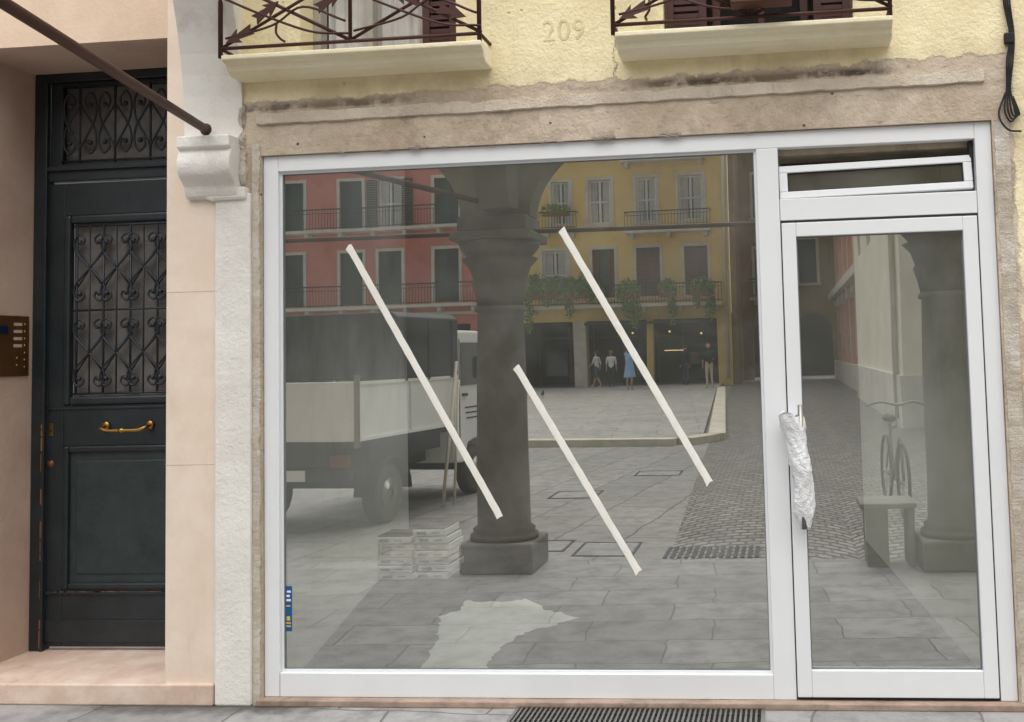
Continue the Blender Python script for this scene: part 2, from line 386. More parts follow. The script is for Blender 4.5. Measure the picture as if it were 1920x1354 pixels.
box("pit",1.245,2.335,-0.30,-0.065,0.0015,0.003,M_dark,g)
boxes("frame",[(1.23,2.35,-0.315,-0.30,0.002,0.012),(1.23,2.35,-0.065,-0.055,0.002,0.012),(1.23,1.245,-0.30,-0.065,0.002,0.012),(2.335,2.35,-0.30,-0.065,0.002,0.012)],M_steel,g)
boxes("bars",[(1.252+i*0.0225,1.262+i*0.0225,-0.30,-0.065,0.003,0.012) for i in range(48)],M_steel,g)
boxes("crossbars",[(1.245,2.335,-0.215,-0.209,0.003,0.010),(1.245,2.335,-0.13,-0.124,0.003,0.010)],M_gasket,g)

# ------------------------------------------------------------------ SHOP BUILDING
B=empty("yellow_plaster_building")
TOP=5.35
fy=lambda y0:(lambda u,d,z:(u,y0+d,z))
opn=[(0.20,0.98,3.056,5.2),(1.98,2.86,3.056,5.2),(-0.002,3.456,-0.05,2.602)]
holed_wall("facade_wall",-0.105,14,-0.05,TOP,opn,fy(-0.02),0.30,M_fac,B)
holed_wall("portico_wall",-8,-0.105,-0.05,TOP,[(-1.57,-0.47,-0.05,3.22)],fy(0.0),0.50,M_pink,B,M_pinkdk)
for (a,b) in ((0.20,0.98),(1.98,2.86)):
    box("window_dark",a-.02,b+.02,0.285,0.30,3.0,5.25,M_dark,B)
vs=[];fs=[];n=60
for i in range(n+1):
    x=.24+.53*i/n; yy=.215+.012*math.sin(i*.9)+.006*math.sin(i*2.3); vs+=[(x,yy,3.05),(x,yy,5.1)]
for i in range(n): fs.append((2*i,2*i+2,2*i+3,2*i+1))
mesh("white_curtain",vs,fs,M_wcurt,B,True)
boxes("window_post",[(0.20,0.24,0.12,0.2,3.06,5.2),(0.48,0.51,0.12,0.19,3.06,5.2),(0.75,0.79,0.12,0.2,3.06,5.2),(0.24,.75,.12,.19,3.06,3.10)],paint("white_window_wood",rgb(175,170,160),0.5),B,0.004)
def shutter(x0,x1,y,z0,z1,mat,par,name="shutter"):
    L=[(x0,x0+.035,y,y+.03,z0,z1),(x1-.035,x1,y,y+.03,z0,z1),(x0+.035,x1-.035,y,y+.03,z0,z0+.06)]
    z=z0+.065
    while z<z1-.04: L.append((x0+.035,x1-.035,y+.008,y+.022,z,z+.022)); z+=.034
    boxes(name,L,mat,par,0.0)
shutter(0.80,0.97,0.02,3.07,5.1,M_redsh,B)
shutter(1.99,2.18,0.02,3.07,5.1,M_redsh,B); shutter(2.68,2.85,0.02,3.07,5.1,M_redsh,B)
boxes("inner_window",[(2.2,2.24,0.12,0.2,3.06,5.2),(2.42,2.45,0.12,0.2,3.06,5.2),(2.62,2.66,0.12,0.2,3.06,5.2)],M_redsh,B,0.004)
tubes("shutter_hook",[(catmull([(.12,-.02,3.16),(.12,-.06,3.16),(.10,-.065,3.19),(.10,-.06,3.24)],4),.006),(catmull([(1.90,-.02,3.16),(1.90,-.06,3.16),(1.92,-.065,3.19),(1.92,-.06,3.24)],4),.006)],M_iron,B)
vs=[];fs=[];n=300; jj=0;kk=0;pj=0
for i in range(n+1):
    x=-0.02+3.45*i/n; jj=jj*.85+random.uniform(-.0018,.0018); kk=kk*.85+random.uniform(-.0022,.0022); pj=pj*.9+random.uniform(-.0012,.0012); p=-0.034+pj
    if random.random()<.02: kk-=.010
    zc=2.782+0.007*x
    vs+=[(x,-0.018,zc-.030+jj),(x,p,zc-.026+jj),(x,p-.003,zc+.022+kk),(x,-0.018,zc+.027+kk)]
for i in range(n):
    for k in range(3): fs.append((4*i+k,4*i+4+k,4*i+5+k,4*i+1+k))
fs+=[(0,1,2,3),(4*n+3,4*n+2,4*n+1,4*n)]
mesh("ledge_moulding",vs,fs,M_ledge,B)
L=[]
for i in range(22):
    x=random.uniform(0.4,2.4); L.append(((x,-0.017,2.604+random.uniform(-.003,.004)),random.uniform(.005,.011),2.2,.4,.6))
for cx in (1.66,1.71,1.98,2.02,0.77): L.append(((cx,-0.02,2.608),.018,1.8,.5,.8))
balls("mortar_lumps",L,plaster("grey_mortar",rgb(190,178,162),rgb(160,150,136),rgb(90,82,74),0.5,b=0.8,sc=3),B,.002)
def ragged(name,x0,x1,z0,z1,y,mat,side):
    vs=[];fs=[];n=260;r=0;q=0
    for i in range(n+1):
        z=z0+(z1-z0)*i/n; r=min(.014,max(0,r*.85+random.uniform(-.0028,.003))); q=q*.9+random.uniform(-.001,.001)
        a,b=(x0,x1-r) if side>0 else (x0+r,x1)
        vs+=[(a,y+q,z),(b,y+q,z),(b if side>0 else a,0.02,z)]
    for i in range(n):
        s=1 if side>0 else 0
        fs.append((3*i,3*i+1,3*i+4,3*i+3)); fs.append((3*i+s,3*i+2,3*i+5,3*i+3+s))
    mesh(name,vs,fs,mat,B)
ragged("mortar_strip",-0.044,-0.004,0,2.66,-0.028,M_chip,1)
ragged("mortar_strip",3.464,3.53,0.03,2.60,-0.0225,M_chip,-1)
box("gap_shadow_strip",-0.016,-0.003,-0.012,0.04,0,2.60,M_dark,B)
tc=bpy.data.curves.new("number_209","FONT"); tc.body="209"; tc.size=0.145; tc.extrude=0.0012; tc.space_character=1.1; tc.bevel_depth=.0008
to=bpy.data.objects.new("number_209",tc); to.location=(1.40,-0.0205,3.085); to.rotation_euler=(math.pi/2,0,0); to.scale=(0.9,1,1)
COL.objects.link(to); to.parent=B; tc.materials.append(plaster("number_plaster",rgb(238,224,184),rgb(214,196,154),None,0.5,sc=6))
box("white_pilaster",-0.225,-0.045,-0.045,0.03,0,2.42,M_white,B,0.008)
box("stone_pilaster",-0.48,-0.227,-0.03,0.012,0.0,TOP,M_marble,B,0.004)
boxes("pilaster_joint",[(-0.4805,-0.2265,-0.0306,-0.02,1.12,1.123),(-0.4805,-0.2265,-0.0306,-0.02,1.95,1.953)],M_pinkdk,B)
cp=[(0.0,2.69),(-.140,2.69),(-.140,2.635)]+[(p[0],p[1]) for p in catmull([(-.118,2.625,0),(-.132,2.595,0),(-.140,2.555,0),(-.130,2.51,0),(-.100,2.478,0),(-.078,2.455,0),(-.070,2.425,0),(-.055,2.402,0),(0,2.395,0)],5)]
prism("corbel",cp,-0.365,-0.100,lambda u,v,d:(d,u,v),M_white,B,0.014)
prism("corbel_beak",[(-0.335,2.455),(-.30,2.41),(-.24,2.385),(-.06,2.388),(-.06,2.45)],-.062,0,lambda u,v,d:(u,d,v),M_white,B,0.014)
dx,dy=0.229,-0.973; nx,ny=0.973,0.229
arc=[(0.0,2.692),(0.055,2.692)]
for i in range(1,40):
    t=math.pi*i/40; arc.append((1.378-1.323*math.cos(t),2.692+1.28*math.sin(t)))
arc+=[(2.70,2.692),(2.86,2.692),(2.86,4.12),(0.0,4.12)]
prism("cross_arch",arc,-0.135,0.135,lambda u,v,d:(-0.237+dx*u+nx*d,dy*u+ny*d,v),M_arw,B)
balls("broken_stone",[((-0.095,-0.02,2.68),.035,.5,.8,1.3),((-0.09,-0.02,2.53),.04,.45,.7,1.8),((-0.075,-0.02,2.40),.03,.6,.8,1.3),((-0.095,-.02,2.80),.03,.6,.7,2),((-0.09,-.02,2.61),.03,.6,.7,1.4)],M_chip,B,.006)
box("shop_threshold",-0.02,3.50,-0.05,0.12,0,0.029,M_thr,B,0.005)
st=empty("marble_doorstep"); box("step",-1.9,-0.230,-0.05,0.62,0.0,0.10,M_step,st,0.008)
# interior of the shop
I=B
def ip(name,pts,mat): mesh(name,pts,[tuple(range(len(pts)))],mat,I)
LX=lambda y:0.01-0.19*y; RX=lambda y:3.445-0.09*y
YB=3.9; ZT=3.3
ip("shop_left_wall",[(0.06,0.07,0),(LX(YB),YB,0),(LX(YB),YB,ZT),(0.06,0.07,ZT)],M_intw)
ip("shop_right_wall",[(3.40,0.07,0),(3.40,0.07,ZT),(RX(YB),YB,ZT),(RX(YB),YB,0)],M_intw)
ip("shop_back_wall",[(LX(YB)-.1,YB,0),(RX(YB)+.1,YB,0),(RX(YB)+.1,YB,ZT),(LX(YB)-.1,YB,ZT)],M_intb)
ip("shop_floor",[(-1,0.02,0.031),(4,0.02,0.031),(4,YB,0.031),(-1,YB,0.031)],M_floor)
pp=[(.62,.12),(.60,.45),(.52,.9),(.45,1.2),(.36,1.45),(.44,1.62),(.40,1.86),(.62,1.80),(.80,1.9),(.98,1.62),(1.22,1.42),(1.12,1.25),(.98,1.1),(.93,.8),(.92,.55),(1.0,.3),(1.04,.12)]
pq=[]
for i in range(len(pp)):
    a=Vector(pp[i]);b=Vector(pp[(i+1)%len(pp)])
    for k in range(7):
        p=a.lerp(b,k/7); pq.append((p.x+random.uniform(-.016,.016),p.y+random.uniform(-.028,.028)))
ip("screed_patch",[(x,y,0.037) for x,y in pq],M_patch)
ip("plaster_stain",[(LX(y)+.012 ,y,z) for y,z in [(.12,.9),(.35,.98),(.6,.93),(.8,1.0),(.9,.8),(.7,.72),(.4,.78),(.2,.6),(.12,.5)]],M_cardb)
box("wall_socket",LX(.4)+.006,LX(.4)+.03,.38,.46,.50,.60,M_prt,B,0.004)
for nm,x0,x1,cnt in (("tile_carton_stack",-0.45,-0.19,6),("tile_carton_stack",-0.17,0.07,7)):
    cs=empty(nm); z=0.033
    for i in range(cnt):
        h=.044; jx=random.uniform(-.014,.014); jy=random.uniform(-.02,.02)
        box("carton",x0+jx,x1+jx,2.5+jy,2.82+jy,z,z+h,M_cardb,cs,0.004)
        box("carton_gap",x0+jx+.01,x1+jx-.01,2.508+jy,2.81+jy,z+h-.001,z+h+.0075,M_dark,cs)
        boxes("label",[(x0+jx+.03,x0+jx+.10,2.4975+jy,2.4995+jy,z+.010,z+.030),(x0+jx+.14,x0+jx+.2,2.4975+jy,2.4995+jy,z+.018,z+.024)],M_prt,cs)
        z+=h+.007

# ------------------------------------------------------------------ SHOP WINDOW
W=empty("shop_window")
boxes("frame_left",[(0,.075,0,.06,.03,2.60)],M_alu,W,.003)
boxes("frame_top",[(.0755,3.38,0.0,.06,2.524,2.60)],M_alu,W,.003)
boxes("frame_bottom",[(.0755,2.391,0.0,.06,.03,.14)],M_alu,W,.003)
boxes("frame_mullion",[(2.3915,2.492,0.0,.06,.03,2.5235)],M_alu,W,.003)
boxes("frame_right",[(3.3805,3.454,0.0,.06,.03,2.60)],M_alu,W,.003)
boxes("frame_transom",[(2.4925,3.380,0.0,.06,2.185,2.285)],M_alu,W,.003)
boxes("glazing_bead",[(.075,.087,.018,.03,.14,2.524),(2.379,2.391,.018,.03,.14,2.524),(.087,2.379,.018,.03,.14,.152),(.087,2.379,.018,.03,2.512,2.524)],M_alu,W,.001)
boxes("gasket",[(.087,.091,.024,.031,.152,2.512),(2.375,2.379,.024,.031,.152,2.512),(.091,2.375,.024,.031,.152,.156),(.091,2.375,.024,.031,2.508,2.512)],M_seam,W)
boxes("frame_seam",[(3.3797,3.3811,-.0006,.003,.03,2.524),(2.4915,2.4925,-.0006,.003,2.18,2.524),(.0752,.0756,-.0004,.003,.03,.14)],M_seam,W)
mesh("pane",[(.08,.032,.145),(2.388,.032,.145),(2.388,.032,2.52),(.08,.032,2.52)],[(0,1,2,3)],M_glass,W)
H=empty("hopper_window",(2.4955,0.015,2.288)); H.parent=W
H.rotation_euler=(math.radians(-6),math.radians(-.9),0)
ww=.874; hh=.155
boxes("sash",[(0,ww,0,.045,0,.032),(0,ww,0,.045,hh-.032,hh),(0,.038,0,.045,.0325,hh-.0325),(ww-.038,ww,0,.045,.0325,hh-.0325)],M_alu,H,.003)
M_hg=glass("hopper_glass",0.36,(0.6,0.68,0.62,1),.05)
mesh("pane",[(.038,.02,.032),(ww-.038,.02,.032),(ww-.038,.02,hh-.032),(.038,.02,hh-.032)],[(0,1,2,3)],M_hg,H)
boxes("gasket",[(.038,ww-.038,.012,.018,.0322,.037),(.038,ww-.038,.012,.018,hh-.037,hh-.0322),(.038,.043,.012,.018,.037,hh-.037),(ww-.043,ww-.038,.012,.018,.037,hh-.037)],M_gasket,H)
boxes("stay_arm",[(3.36,3.372,.03,.075,2.40,2.52)],M_gasket,W)
box("lintel_back",2.47,3.44,.075,.30,2.5,2.62,M_fac,W)
box("blind_box",2.50,3.38,.30,.34,2.30,2.62,M_intb,W)
def tape(p,q):
    a=Vector((p[0],0,p[1]));b=Vector((q[0],0,q[1]));d=(b-a);n=Vector((-d.z,0,d.x)).normalized()*.0165
    vs=[];fs=[];k=40
    for i in range(k+1):
        c=a.lerp(b,i/k)
        for s,yy in ((1,.0305),(0.1,.0285),(-1,.0305)):
            j=random.uniform(-.0012,.0012); vs.append((c.x+n.x*s+j,yy+random.uniform(-.0006,.0006),c.z+n.z*s+(random.uniform(-.008,.008) if i in(0,k) else 0)))
    for i in range(k):
        fs+=[(3*i,3*i+1,3*i+4,3*i+3),(3*i+1,3*i+2,3*i+5,3*i+4)]
    e=empty("masking_tape_strip"); mesh("tape",vs,fs,M_tape,e,True)
tape((.415,2.15),(1.14,.85)); tape((1.46,2.19),(2.13,.99)); tape((1.23,1.55),(1.79,.59))
sk=empty("window_sticker"); box("backing",.091,.121,.029,.0312,.325,.535,M_blue,sk)
boxes("stripes",[(.095,.117,.0282,.029,.345,.352),(.095,.117,.0282,.029,.36,.367),(.097,.113,.0282,.029,.375,.395),(.095,.115,.0282,.029,.44,.446)],M_yel,sk)
boxes("stripes_white",[(.095,.117,.0282,.029,.465,.475),(.095,.112,.0282,.029,.485,.495),(.098,.117,.0282,.029,.505,.515)],M_alu,sk)

# ------------------------------------------------------------------ GLASS DOOR
Dg=empty("glass_door")
boxes("leaf_stile_left",[(2.4975,2.562,-.010,.05,.045,2.172)],M_alu,Dg,.003)
boxes("leaf_stile_right",[(3.310,3.374,-.010,.05,.045,2.172)],M_alu,Dg,.003)
boxes("leaf_rail_top",[(2.5625,3.3095,-.010,.05,2.108,2.172)],M_alu,Dg,.003)
boxes("leaf_rail_bottom",[(2.5625,3.3095,-.010,.05,.045,.162)],M_alu,Dg,.003)
boxes("gasket",[(2.5625,2.567,.012,.02,.162,2.108),(3.305,3.3095,.012,.02,.162,2.108),(2.567,3.305,.012,.02,.162,.166),(2.567,3.305,.012,.02,2.104,2.108)],M_seam,Dg)
boxes("door_gap",[(2.4925,2.4975,.004,.05,.035,2.184),(3.374,3.3802,.004,.05,.035,2.184),(2.4975,3.374,.004,.05,2.172,2.1845),(2.4975,3.374,.004,.05,.032,.045)],M_gasket,Dg)
mesh("pane",[(2.565,.022,.165),(3.307,.022,.165),(3.307,.022,2.106),(2.565,.022,2.106)],[(0,1,2,3)],M_glass,Dg)
tubes("pull_handle",[([(2.552,-.07,1.345),(2.552,-.07,.795)],.012),([(2.552,-.07,1.27),(2.54,-.01,1.27)],.008),([(2.552,-.07,.86),(2.54,-.01,.86)],.008)],M_steel,Dg,12)
vs=[];fs=[];seg=36;n=80
for i in range(n+1):
    t=i/n; z=1.305-.50*t
    cx=2.505+.052*math.sin(min(1,t*1.25)*math.pi/2)+.004*math.sin(t*13); r=.030+.010*math.sin(t*math.pi)+.0025*math.sin(t*17)
    if t<.16: r+=.014*(1-t/.16)**.7
    if t>.88: r*=1-.35*(t-.88)/.12
    for k in range(seg):
        a=2*math.pi*k/seg
        rr=r*(1+.14*math.sin(2*a+t*9)+.09*abs(math.sin(3*a-t*17))+.05*math.sin(7*a+t*41)+random.uniform(-.03,.03))
        vs.append((cx+rr*1.1*math.cos(a),-.060+rr*.8*math.sin(a),z+.012*math.sin(3*a+1)*(1 if t in(0,1) else .5)))
for i in range(n):
    for k in range(seg):
        l=(k+1)%seg; fs.append((i*seg+k,i*seg+l,(i+1)*seg+l,(i+1)*seg+k))
fs.append(tuple(range(seg))); fs.append(tuple(n*seg+k for k in range(seg)))
mesh("bubble_wrap",vs,fs,M_bub,Dg,True)
box("lock_label",2.508,2.526,-.0115,-.0101,1.015,1.075,M_label,Dg)
boxes("label_print",[(2.511,2.523,-.0122,-.0115,1.02+i*.009,1.024+i*.009) for i in range(6)],M_ink,Dg)
lathe("lock_cylinder",0,0,[(.010,0),(.010,.008),(.006,.012)],M_steel,Dg,16); bpy.data.objects["lock_cylinder"].rotation_euler=(math.pi/2,0,0); bpy.data.objects["lock_cylinder"].location=(2.520,-.0102,.90)

# ------------------------------------------------------------------ OLD WOODEN DOOR
O=empty("panelled_entrance_door"); y=.5
boxes("frame",[(-1.568,-1.50,y-.02,y+.06,.10,3.22),(-1.50,-.472,y-.02,y+.06,3.17,3.22),(-1.50,-.472,y-.015,y+.06,2.62,2.69)],M_green,O,.006)
boxes("frame_bead",[(-1.505,-1.485,y-.03,y-.0,.10,3.17),(-1.485,-.472,y-.035,y-.015,2.675,2.70)],M_green,O,.004)
boxes("leaf",[(-1.485,-1.395,y,y+.05,.12,2.61),(-.62,-.472,y,y+.05,.12,2.61),(-1.395,-.62,y,y+.05,2.43,2.61),(-1.395,-.62,y,y+.05,1.18,1.40),(-1.395,-.62,y,y+.05,.12,.42)],M_green,O,.004)
boxes("panel_mould",[(-1.395,-1.355,y-.015,y+.03,1.40,2.43),(-.66,-.62,y-.015,y+.03,1.40,2.43),(-1.355,-.66,y-.015,y+.03,2.385,2.43),(-1.355,-.66,y-.015,y+.03,1.40,1.445)],M_green,O,.012)
boxes("lower_mould",[(-1.395,-1.36,y-.008,y+.03,.42,1.18),(-.655,-.62,y-.008,y+.03,.42,1.18),(-1.36,-.655,y-.008,y+.03,1.145,1.18),(-1.36,-.655,y-.008,y+.03,.42,.455)],M_green,O,.010)
box("lower_panel",-1.36,-.655,y+.012,y+.04,.455,1.145,M_green2,O,.0)
box("lower_panel_field",-1.32,-.695,y+.004,y+.014,.50,1.10,M_green2,O,.006)
boxes("kick_rail",[(-1.485,-.472,y-.012,y-.0005,.395,.412),(-1.485,-.472,y-.008,y-.0005,.145,.26)],M_green,O,.004)
boxes("rail_line",[(-1.485,-.472,y-.006,y-.0005,1.375,1.388)],M_green,O,.003)
L=[]; z=.12
while z<1.28:
    h=random.uniform(.02,.11); wd=random.uniform(.002,.009)
    if random.random()<.72: L.append((-1.5012,-1.5012+wd,y-.0315,y-.028,z,min(z+h,1.3)))
    z+=h+random.uniform(.004,.02)
for k in range(16):
    a=random.uniform(-1.45,-.65); L.append((a,a+random.uniform(.008,.05),y-.0132,y-.0118,.4085,.4118))
boxes("worn_edge",L,M_wood,O)
box("leaf_glass",-1.36,-.655,y+.03,y+.035,1.44,2.39,M_curt,O)
box("transom_glass",-1.47,-.475,y+.04,y+.045,2.69,3.17,M_curt,O)
boxes("transom_frame",[(-1.485,-1.42,y,y+.04,2.70,3.17),(-1.42,-.472,y,y+.04,2.70,2.725),(-1.42,-.472,y,y+.04,3.145,3.17)],M_green,O,.005)
T=[];Bl=[]
def heart(cx,z0,h,w,yy,flip=1):
    for s in (1,-1):
        P=[(0,0),(.22,.22),(.42,.45),(.47,.72),(.33,.90),(.16,.80),(.20,.66),(.30,.70)]
        Q=[(cx+s*p[0]*w,yy,z0+flip*p[1]*h) for p in P]
        T.append((catmull(Q,4),.0062)); Bl.append((Q[-1],.014))
yg=y-.005
for i in range(5):
    cx=-1.31+i*.205
    T.append(([(cx,yg,2.72),(cx,yg,3.15)],.0065))
    heart(cx,2.80,.34,.20,yg); heart(cx,3.04,.30,.20,yg,-1)
T.append(([(-1.42,yg,2.73),(-.47,yg,2.73)],.006)); T.append(([(-1.42,yg,3.145),(-.47,yg,3.145)],.006)); T.append(([(-1.41,yg,2.72),(-1.41,yg,3.15)],.006))
for i in range(5):
    cx=-1.32+i*.155
    T.append(([(cx,yg,1.455),(cx,yg,2.375)],.006))
for i in range(4):
    cx=-1.2425+i*.155
    T.append(([(cx,yg-.004,1.455),(cx,yg-.004,2.375)],.0045))
    for zc in (1.68,2.14):
        heart(cx,zc-.0,.20,.19,yg-.006); heart(cx,zc,.20,.19,yg-.006,-1)
        T.append(([(cx-.0775,yg,zc-.11),(cx,yg,zc),(cx+.0775,yg,zc+.11)],.0045)); T.append(([(cx-.0775,yg,zc+.11),(cx,yg,zc),(cx+.0775,yg,zc-.11)],.0045))
for zc in (1.46,1.91,2.37): T.append(([(-1.34,yg,zc),(-.67,yg,zc)],.006))
tubes("grille",T,M_giron,O,6)
balls("grille_knobs",[(p,r) for p,r in Bl],M_giron,O)
tubes("brass_handle",[(catmull([(-1.145,y-.01,1.285),(-1.145,y-.05,1.275),(-1.10,y-.06,1.262),(-1.02,y-.062,1.262),(-.94,y-.06,1.262),(-.895,y-.05,1.275),(-.895,y-.01,1.285)],5),.0095)],M_brass,O,10)
balls("handle_rose",[((-1.145,y-.008,1.285),.024,1,.4,1),((-.895,y-.008,1.285),.024,1,.4,1),((-1.02,y-.062,1.262),.014,1.5,1,1)],M_brass,O)
box("keyplate",-1.478,-1.452,y-.004,y-.0005,1.235,1.305,M_brass,O,.003); balls("keyhole",[((-1.465,y-.005,1.265),.006,1,.3,1.6)],M_black,O)
balls("lock_rose",[((-1.465,y-.002,1.085),.022,1,.3,1),((-1.465,y-.008,1.085),.012,1,.3,1)],M_bronze,O)
Ic=empty("intercom_panel")
box("plate",-1.568,-1.560,.16,.45,1.565,1.885,M_bronze,Ic,.003)
balls("button",[((-1.558,.415,1.84-i*.038),.008,.7,1,1) for i in range(7)]+[((-1.558,.36,1.66-i*.038),.008,.7,1,1) for i in range(2)],M_brass,Ic)
boxes("name_card",[(-1.5605,-1.559,.335,.395,1.832-i*.038,1.848-i*.038) for i in range(4)],M_label,Ic)
box("display",-1.5605,-1.557,.20,.29,1.79,1.83,M_navy,Ic)

# ------------------------------------------------------------------ BALCONIES
def balcony(x0,x1,planter=False):
    b=empty("balcony")
    prof=[(0,2.962),(-.11,2.968),(-.135,2.985),(-.150,3.012),(-.17,3.018),(-.19,3.028),(-.19,3.050),(0,3.054)]
    prism("slab",prof,x0,x1,lambda u,v,d:(d,u-.02,v),M_slab,b,.005)
    T=[];yr=-.195;top=4.0
    T.append(([(x0-.01,yr,3.085),(x1-.01,yr,3.085)],.009)); T.append(([(x0-.01,yr,top),(x1-.01,yr,top)],.014))
    for x in (x0-.01,x1-.01): T.append(([(x,yr,3.04),(x,yr,top)],.011)); T.append(([(x,yr,3.085),(x,-.02,3.085)],.009)); T.append(([(x,yr,top),(x,-.02,top)],.012))
    w=x1-x0
    for f in (0,1):
        a=x0+f*w/2; c=a+w/2
        T.append(([(a,yr,3.09),(c,yr,3.42)],.0085)); T.append(([(a,yr,3.42),(c,yr,3.09)],.0085))
        T.append(([(a,yr,3.50),(c,yr,top)],.0085)); T.append(([(a,yr,top),(c,yr,3.50)],.0085))
        T.append((catmull([(a+.02,yr-.008,3.13),(a+w*.2,yr-.008,3.18),(a+w*.32,yr-.008,3.26),(c-.02,yr-.008,3.18)],6),.006))
        T.append((catmull([(a+.0,yr-.008,3.33),(a+w*.15,yr-.008,3.24),(a+w*.35,yr-.008,3.14),(c-.0,yr-.008,3.12)],6),.006))
    T.append(([(x0+w/2,yr,3.085),(x0+w/2,yr,top)],.009))
    tubes("railing",T,M_iron,b,6)
    V=[];F=[]
    for (cx,cz,an) in ((x0+.09,3.14,205),(x1-.14,3.19,-20),(x0+w*.42,3.28,30),(x0+w*.72,3.27,160),(x0+.22,3.25,35)):
        a=math.radians(an); ca,sa=math.cos(a),math.sin(a); k=len(V)
        for (u,v) in ((.075,0),(0,.035),(.012,.012),(-.07,.025),(-.055,0),(-.07,-.025),(.012,-.012),(0,-.035)):
            V.append((cx+u*ca-v*sa,yr-.012,cz+u*sa+v*ca))
        F.append(tuple(range(k,k+8)))
    o=mesh("arrow_ornament",V,F,M_iron,b); s=o.modifiers.new("s","SOLIDIFY"); s.thickness=.008
    if planter:
        pm=paint("brown_planter",rgb(92,52,38),0.6)
        box("planter_box",x0+.53,x0+.80,-.31,-.21,3.115,3.34,pm,b,.006)
        box("planter_rim",x0+.52,x0+.81,-.32,-.20,3.34,3.36,pm,b,.004)
    return b
balcony(-.10,1.155); balcony(1.777,3.017,True)
Cb=empty("wall_cable"); T=[]
for k in range(4):
    o=k*.009
    T.append((catmull([(3.535+o,-.035,3.4),(3.53+o,-.038,3.15),(3.55+.006*k,-.04,2.98),(3.53+o,-.045,2.86),(3.525+o*.6,-.04,2.74),(3.51+o*1.6,-.045,2.64),(3.535+.008*k,-.04,2.585+.012*k),(3.56+.005*k,-.04,2.62),(3.55,-.04,2.70)],8),.0042))
T.append((catmull([(3.52,-.035,2.72),(3.485,-.04,2.62),(3.52,-.045,2.55),(3.58,-.035,2.54)],6),.0045))
tubes("cables",T,M_black,Cb,6)
boxes("junction_box",[(3.525,3.570,-.05,-.021,2.94,2.99)],M_black,Cb,.006)

# ------------------------------------------------------------------ ARCADE
M_colst=plaster("grey_column_stone",rgb(124,120,113),rgb(100,97,91),rgb(62,59,56),0.6,b=0.3,sc=2)
M_arch=plaster("arcade_plaster",rgb(134,128,114),rgb(112,106,94),rgb(78,72,64),0.6,b=0.3)
Ar=empty("arcade")
cxs=[.33+3.36*k for k in range(-3,4)]
for cx in cxs:
    box("plinth",cx-.275,cx+.275,-3.27,-2.73,0,.22,M_colst,Ar,.02)
    lathe("shaft",cx,-3.0,[(.255,.22),(.255,.26),(.225,.275),(.235,.30),(.20,.325),(.195,.8),(.19,1.4),(.175,1.93),(.20,1.94),(.20,1.97),(.178,1.985)],M_colst,Ar,36)
    v,f=lathe_geo(cx,-3.0,[(.178,1.986),(.190,2.08),(.225,2.16),(.20,2.19),(.24,2.28),(.285,2.34),(.25,2.36),(.29,2.42),(.32,2.468)],32)
    nv=[]
    for i,(a,b,c) in enumerate(v):
        k=i%32; q=1+.07*(1 if k%4<2 else -1)*(1 if (i//32)%2 else .3); nv.append((cx+(a-cx)*q,-3+(b+3)*q,c))
    mesh("capital",nv,f,M_colst,Ar,True)
    box("abacus",cx-.31,cx+.31,-3.30,-2.70,2.47,2.54,M_colst,Ar,.012)
    box("impost",cx-.27,cx+.27,-3.23,-2.77,2.542,2.66,M_colst,Ar,.01)
for c0,c1 in zip(cxs[:-1],cxs[1:]):
    a=(c1-c0)/2-.27; m0=(c0+c1)/2
    P=[(c0+.001,2.662),(c0+.27,2.662)]
    for i in range(1,28):
        t=math.pi*i/28; P.append((m0-a*math.cos(t),2.662+.82*math.sin(t)))
    P+=[(c1-.27,2.662),(c1-.001,2.662),(c1-.001,3.62),(c0+.001,3.62)]
    prism("arch",P,-3.14,-2.88,lambda u,v,d:(u,d,v),M_arch,Ar)
tubes("longitudinal_tie",[([(cxs[0],-3.0,2.60),(cxs[-1],-3.0,2.50)],.018)],M_rod,Ar,8)
R_=empty("iron_tie_rod"); tubes("rod",[([(-.235,-.10,2.725),(.30,-2.9,2.76)],.021)],M_rod,R_,10)
balls("anchor",[((-.235,-.105,2.725),.030,1,.6,1)],M_rod,R_)

# ------------------------------------------------------------------ BUILDINGS ACROSS THE SQUARE
M_red=plaster("red_plaster",rgb(218,138,124),rgb(204,122,110),rgb(154,96,86),0.45,b=0,sc=.5,speck=False)
M_och=plaster("ochre_plaster",rgb(244,212,134),rgb(232,198,118),rgb(184,150,92),0.45,b=0,sc=.5,speck=False)
M_oli=plaster("dark_ochre_plaster",rgb(160,138,92),rgb(136,116,76),rgb(84,74,54),0.6,b=0,sc=.5,speck=False)
M_brick=plaster("brick_red_plaster",rgb(230,192,172),rgb(216,174,154),rgb(160,126,110),0.5,b=0,sc=.5,speck=False)
M_cream=plaster("cream_plaster",rgb(240,234,214),rgb(228,221,198),rgb(180,170,148),0.4,b=0,sc=.5,speck=False)
M_stone=plaster("pale_stone",rgb(222,217,205),rgb(205,198,184),rgb(142,136,126),0.5,b=0)
M_shg=paint("green_shutter",rgb(42,70,58),0.6,0,.15); M_shb=paint("brown_shutter",rgb(124,72,46),0.6,0,.15)
M_wwin=paint("white_window",rgb(242,240,234),0.5)
M_fer=paint("black_railing",rgb(44,42,40),0.6)
M_terr=paint("terracotta_roof",rgb(150,84,60),0.8)
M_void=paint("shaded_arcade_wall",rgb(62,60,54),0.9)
def front(yb): return lambda u,d,z:(u,yb-d,z)
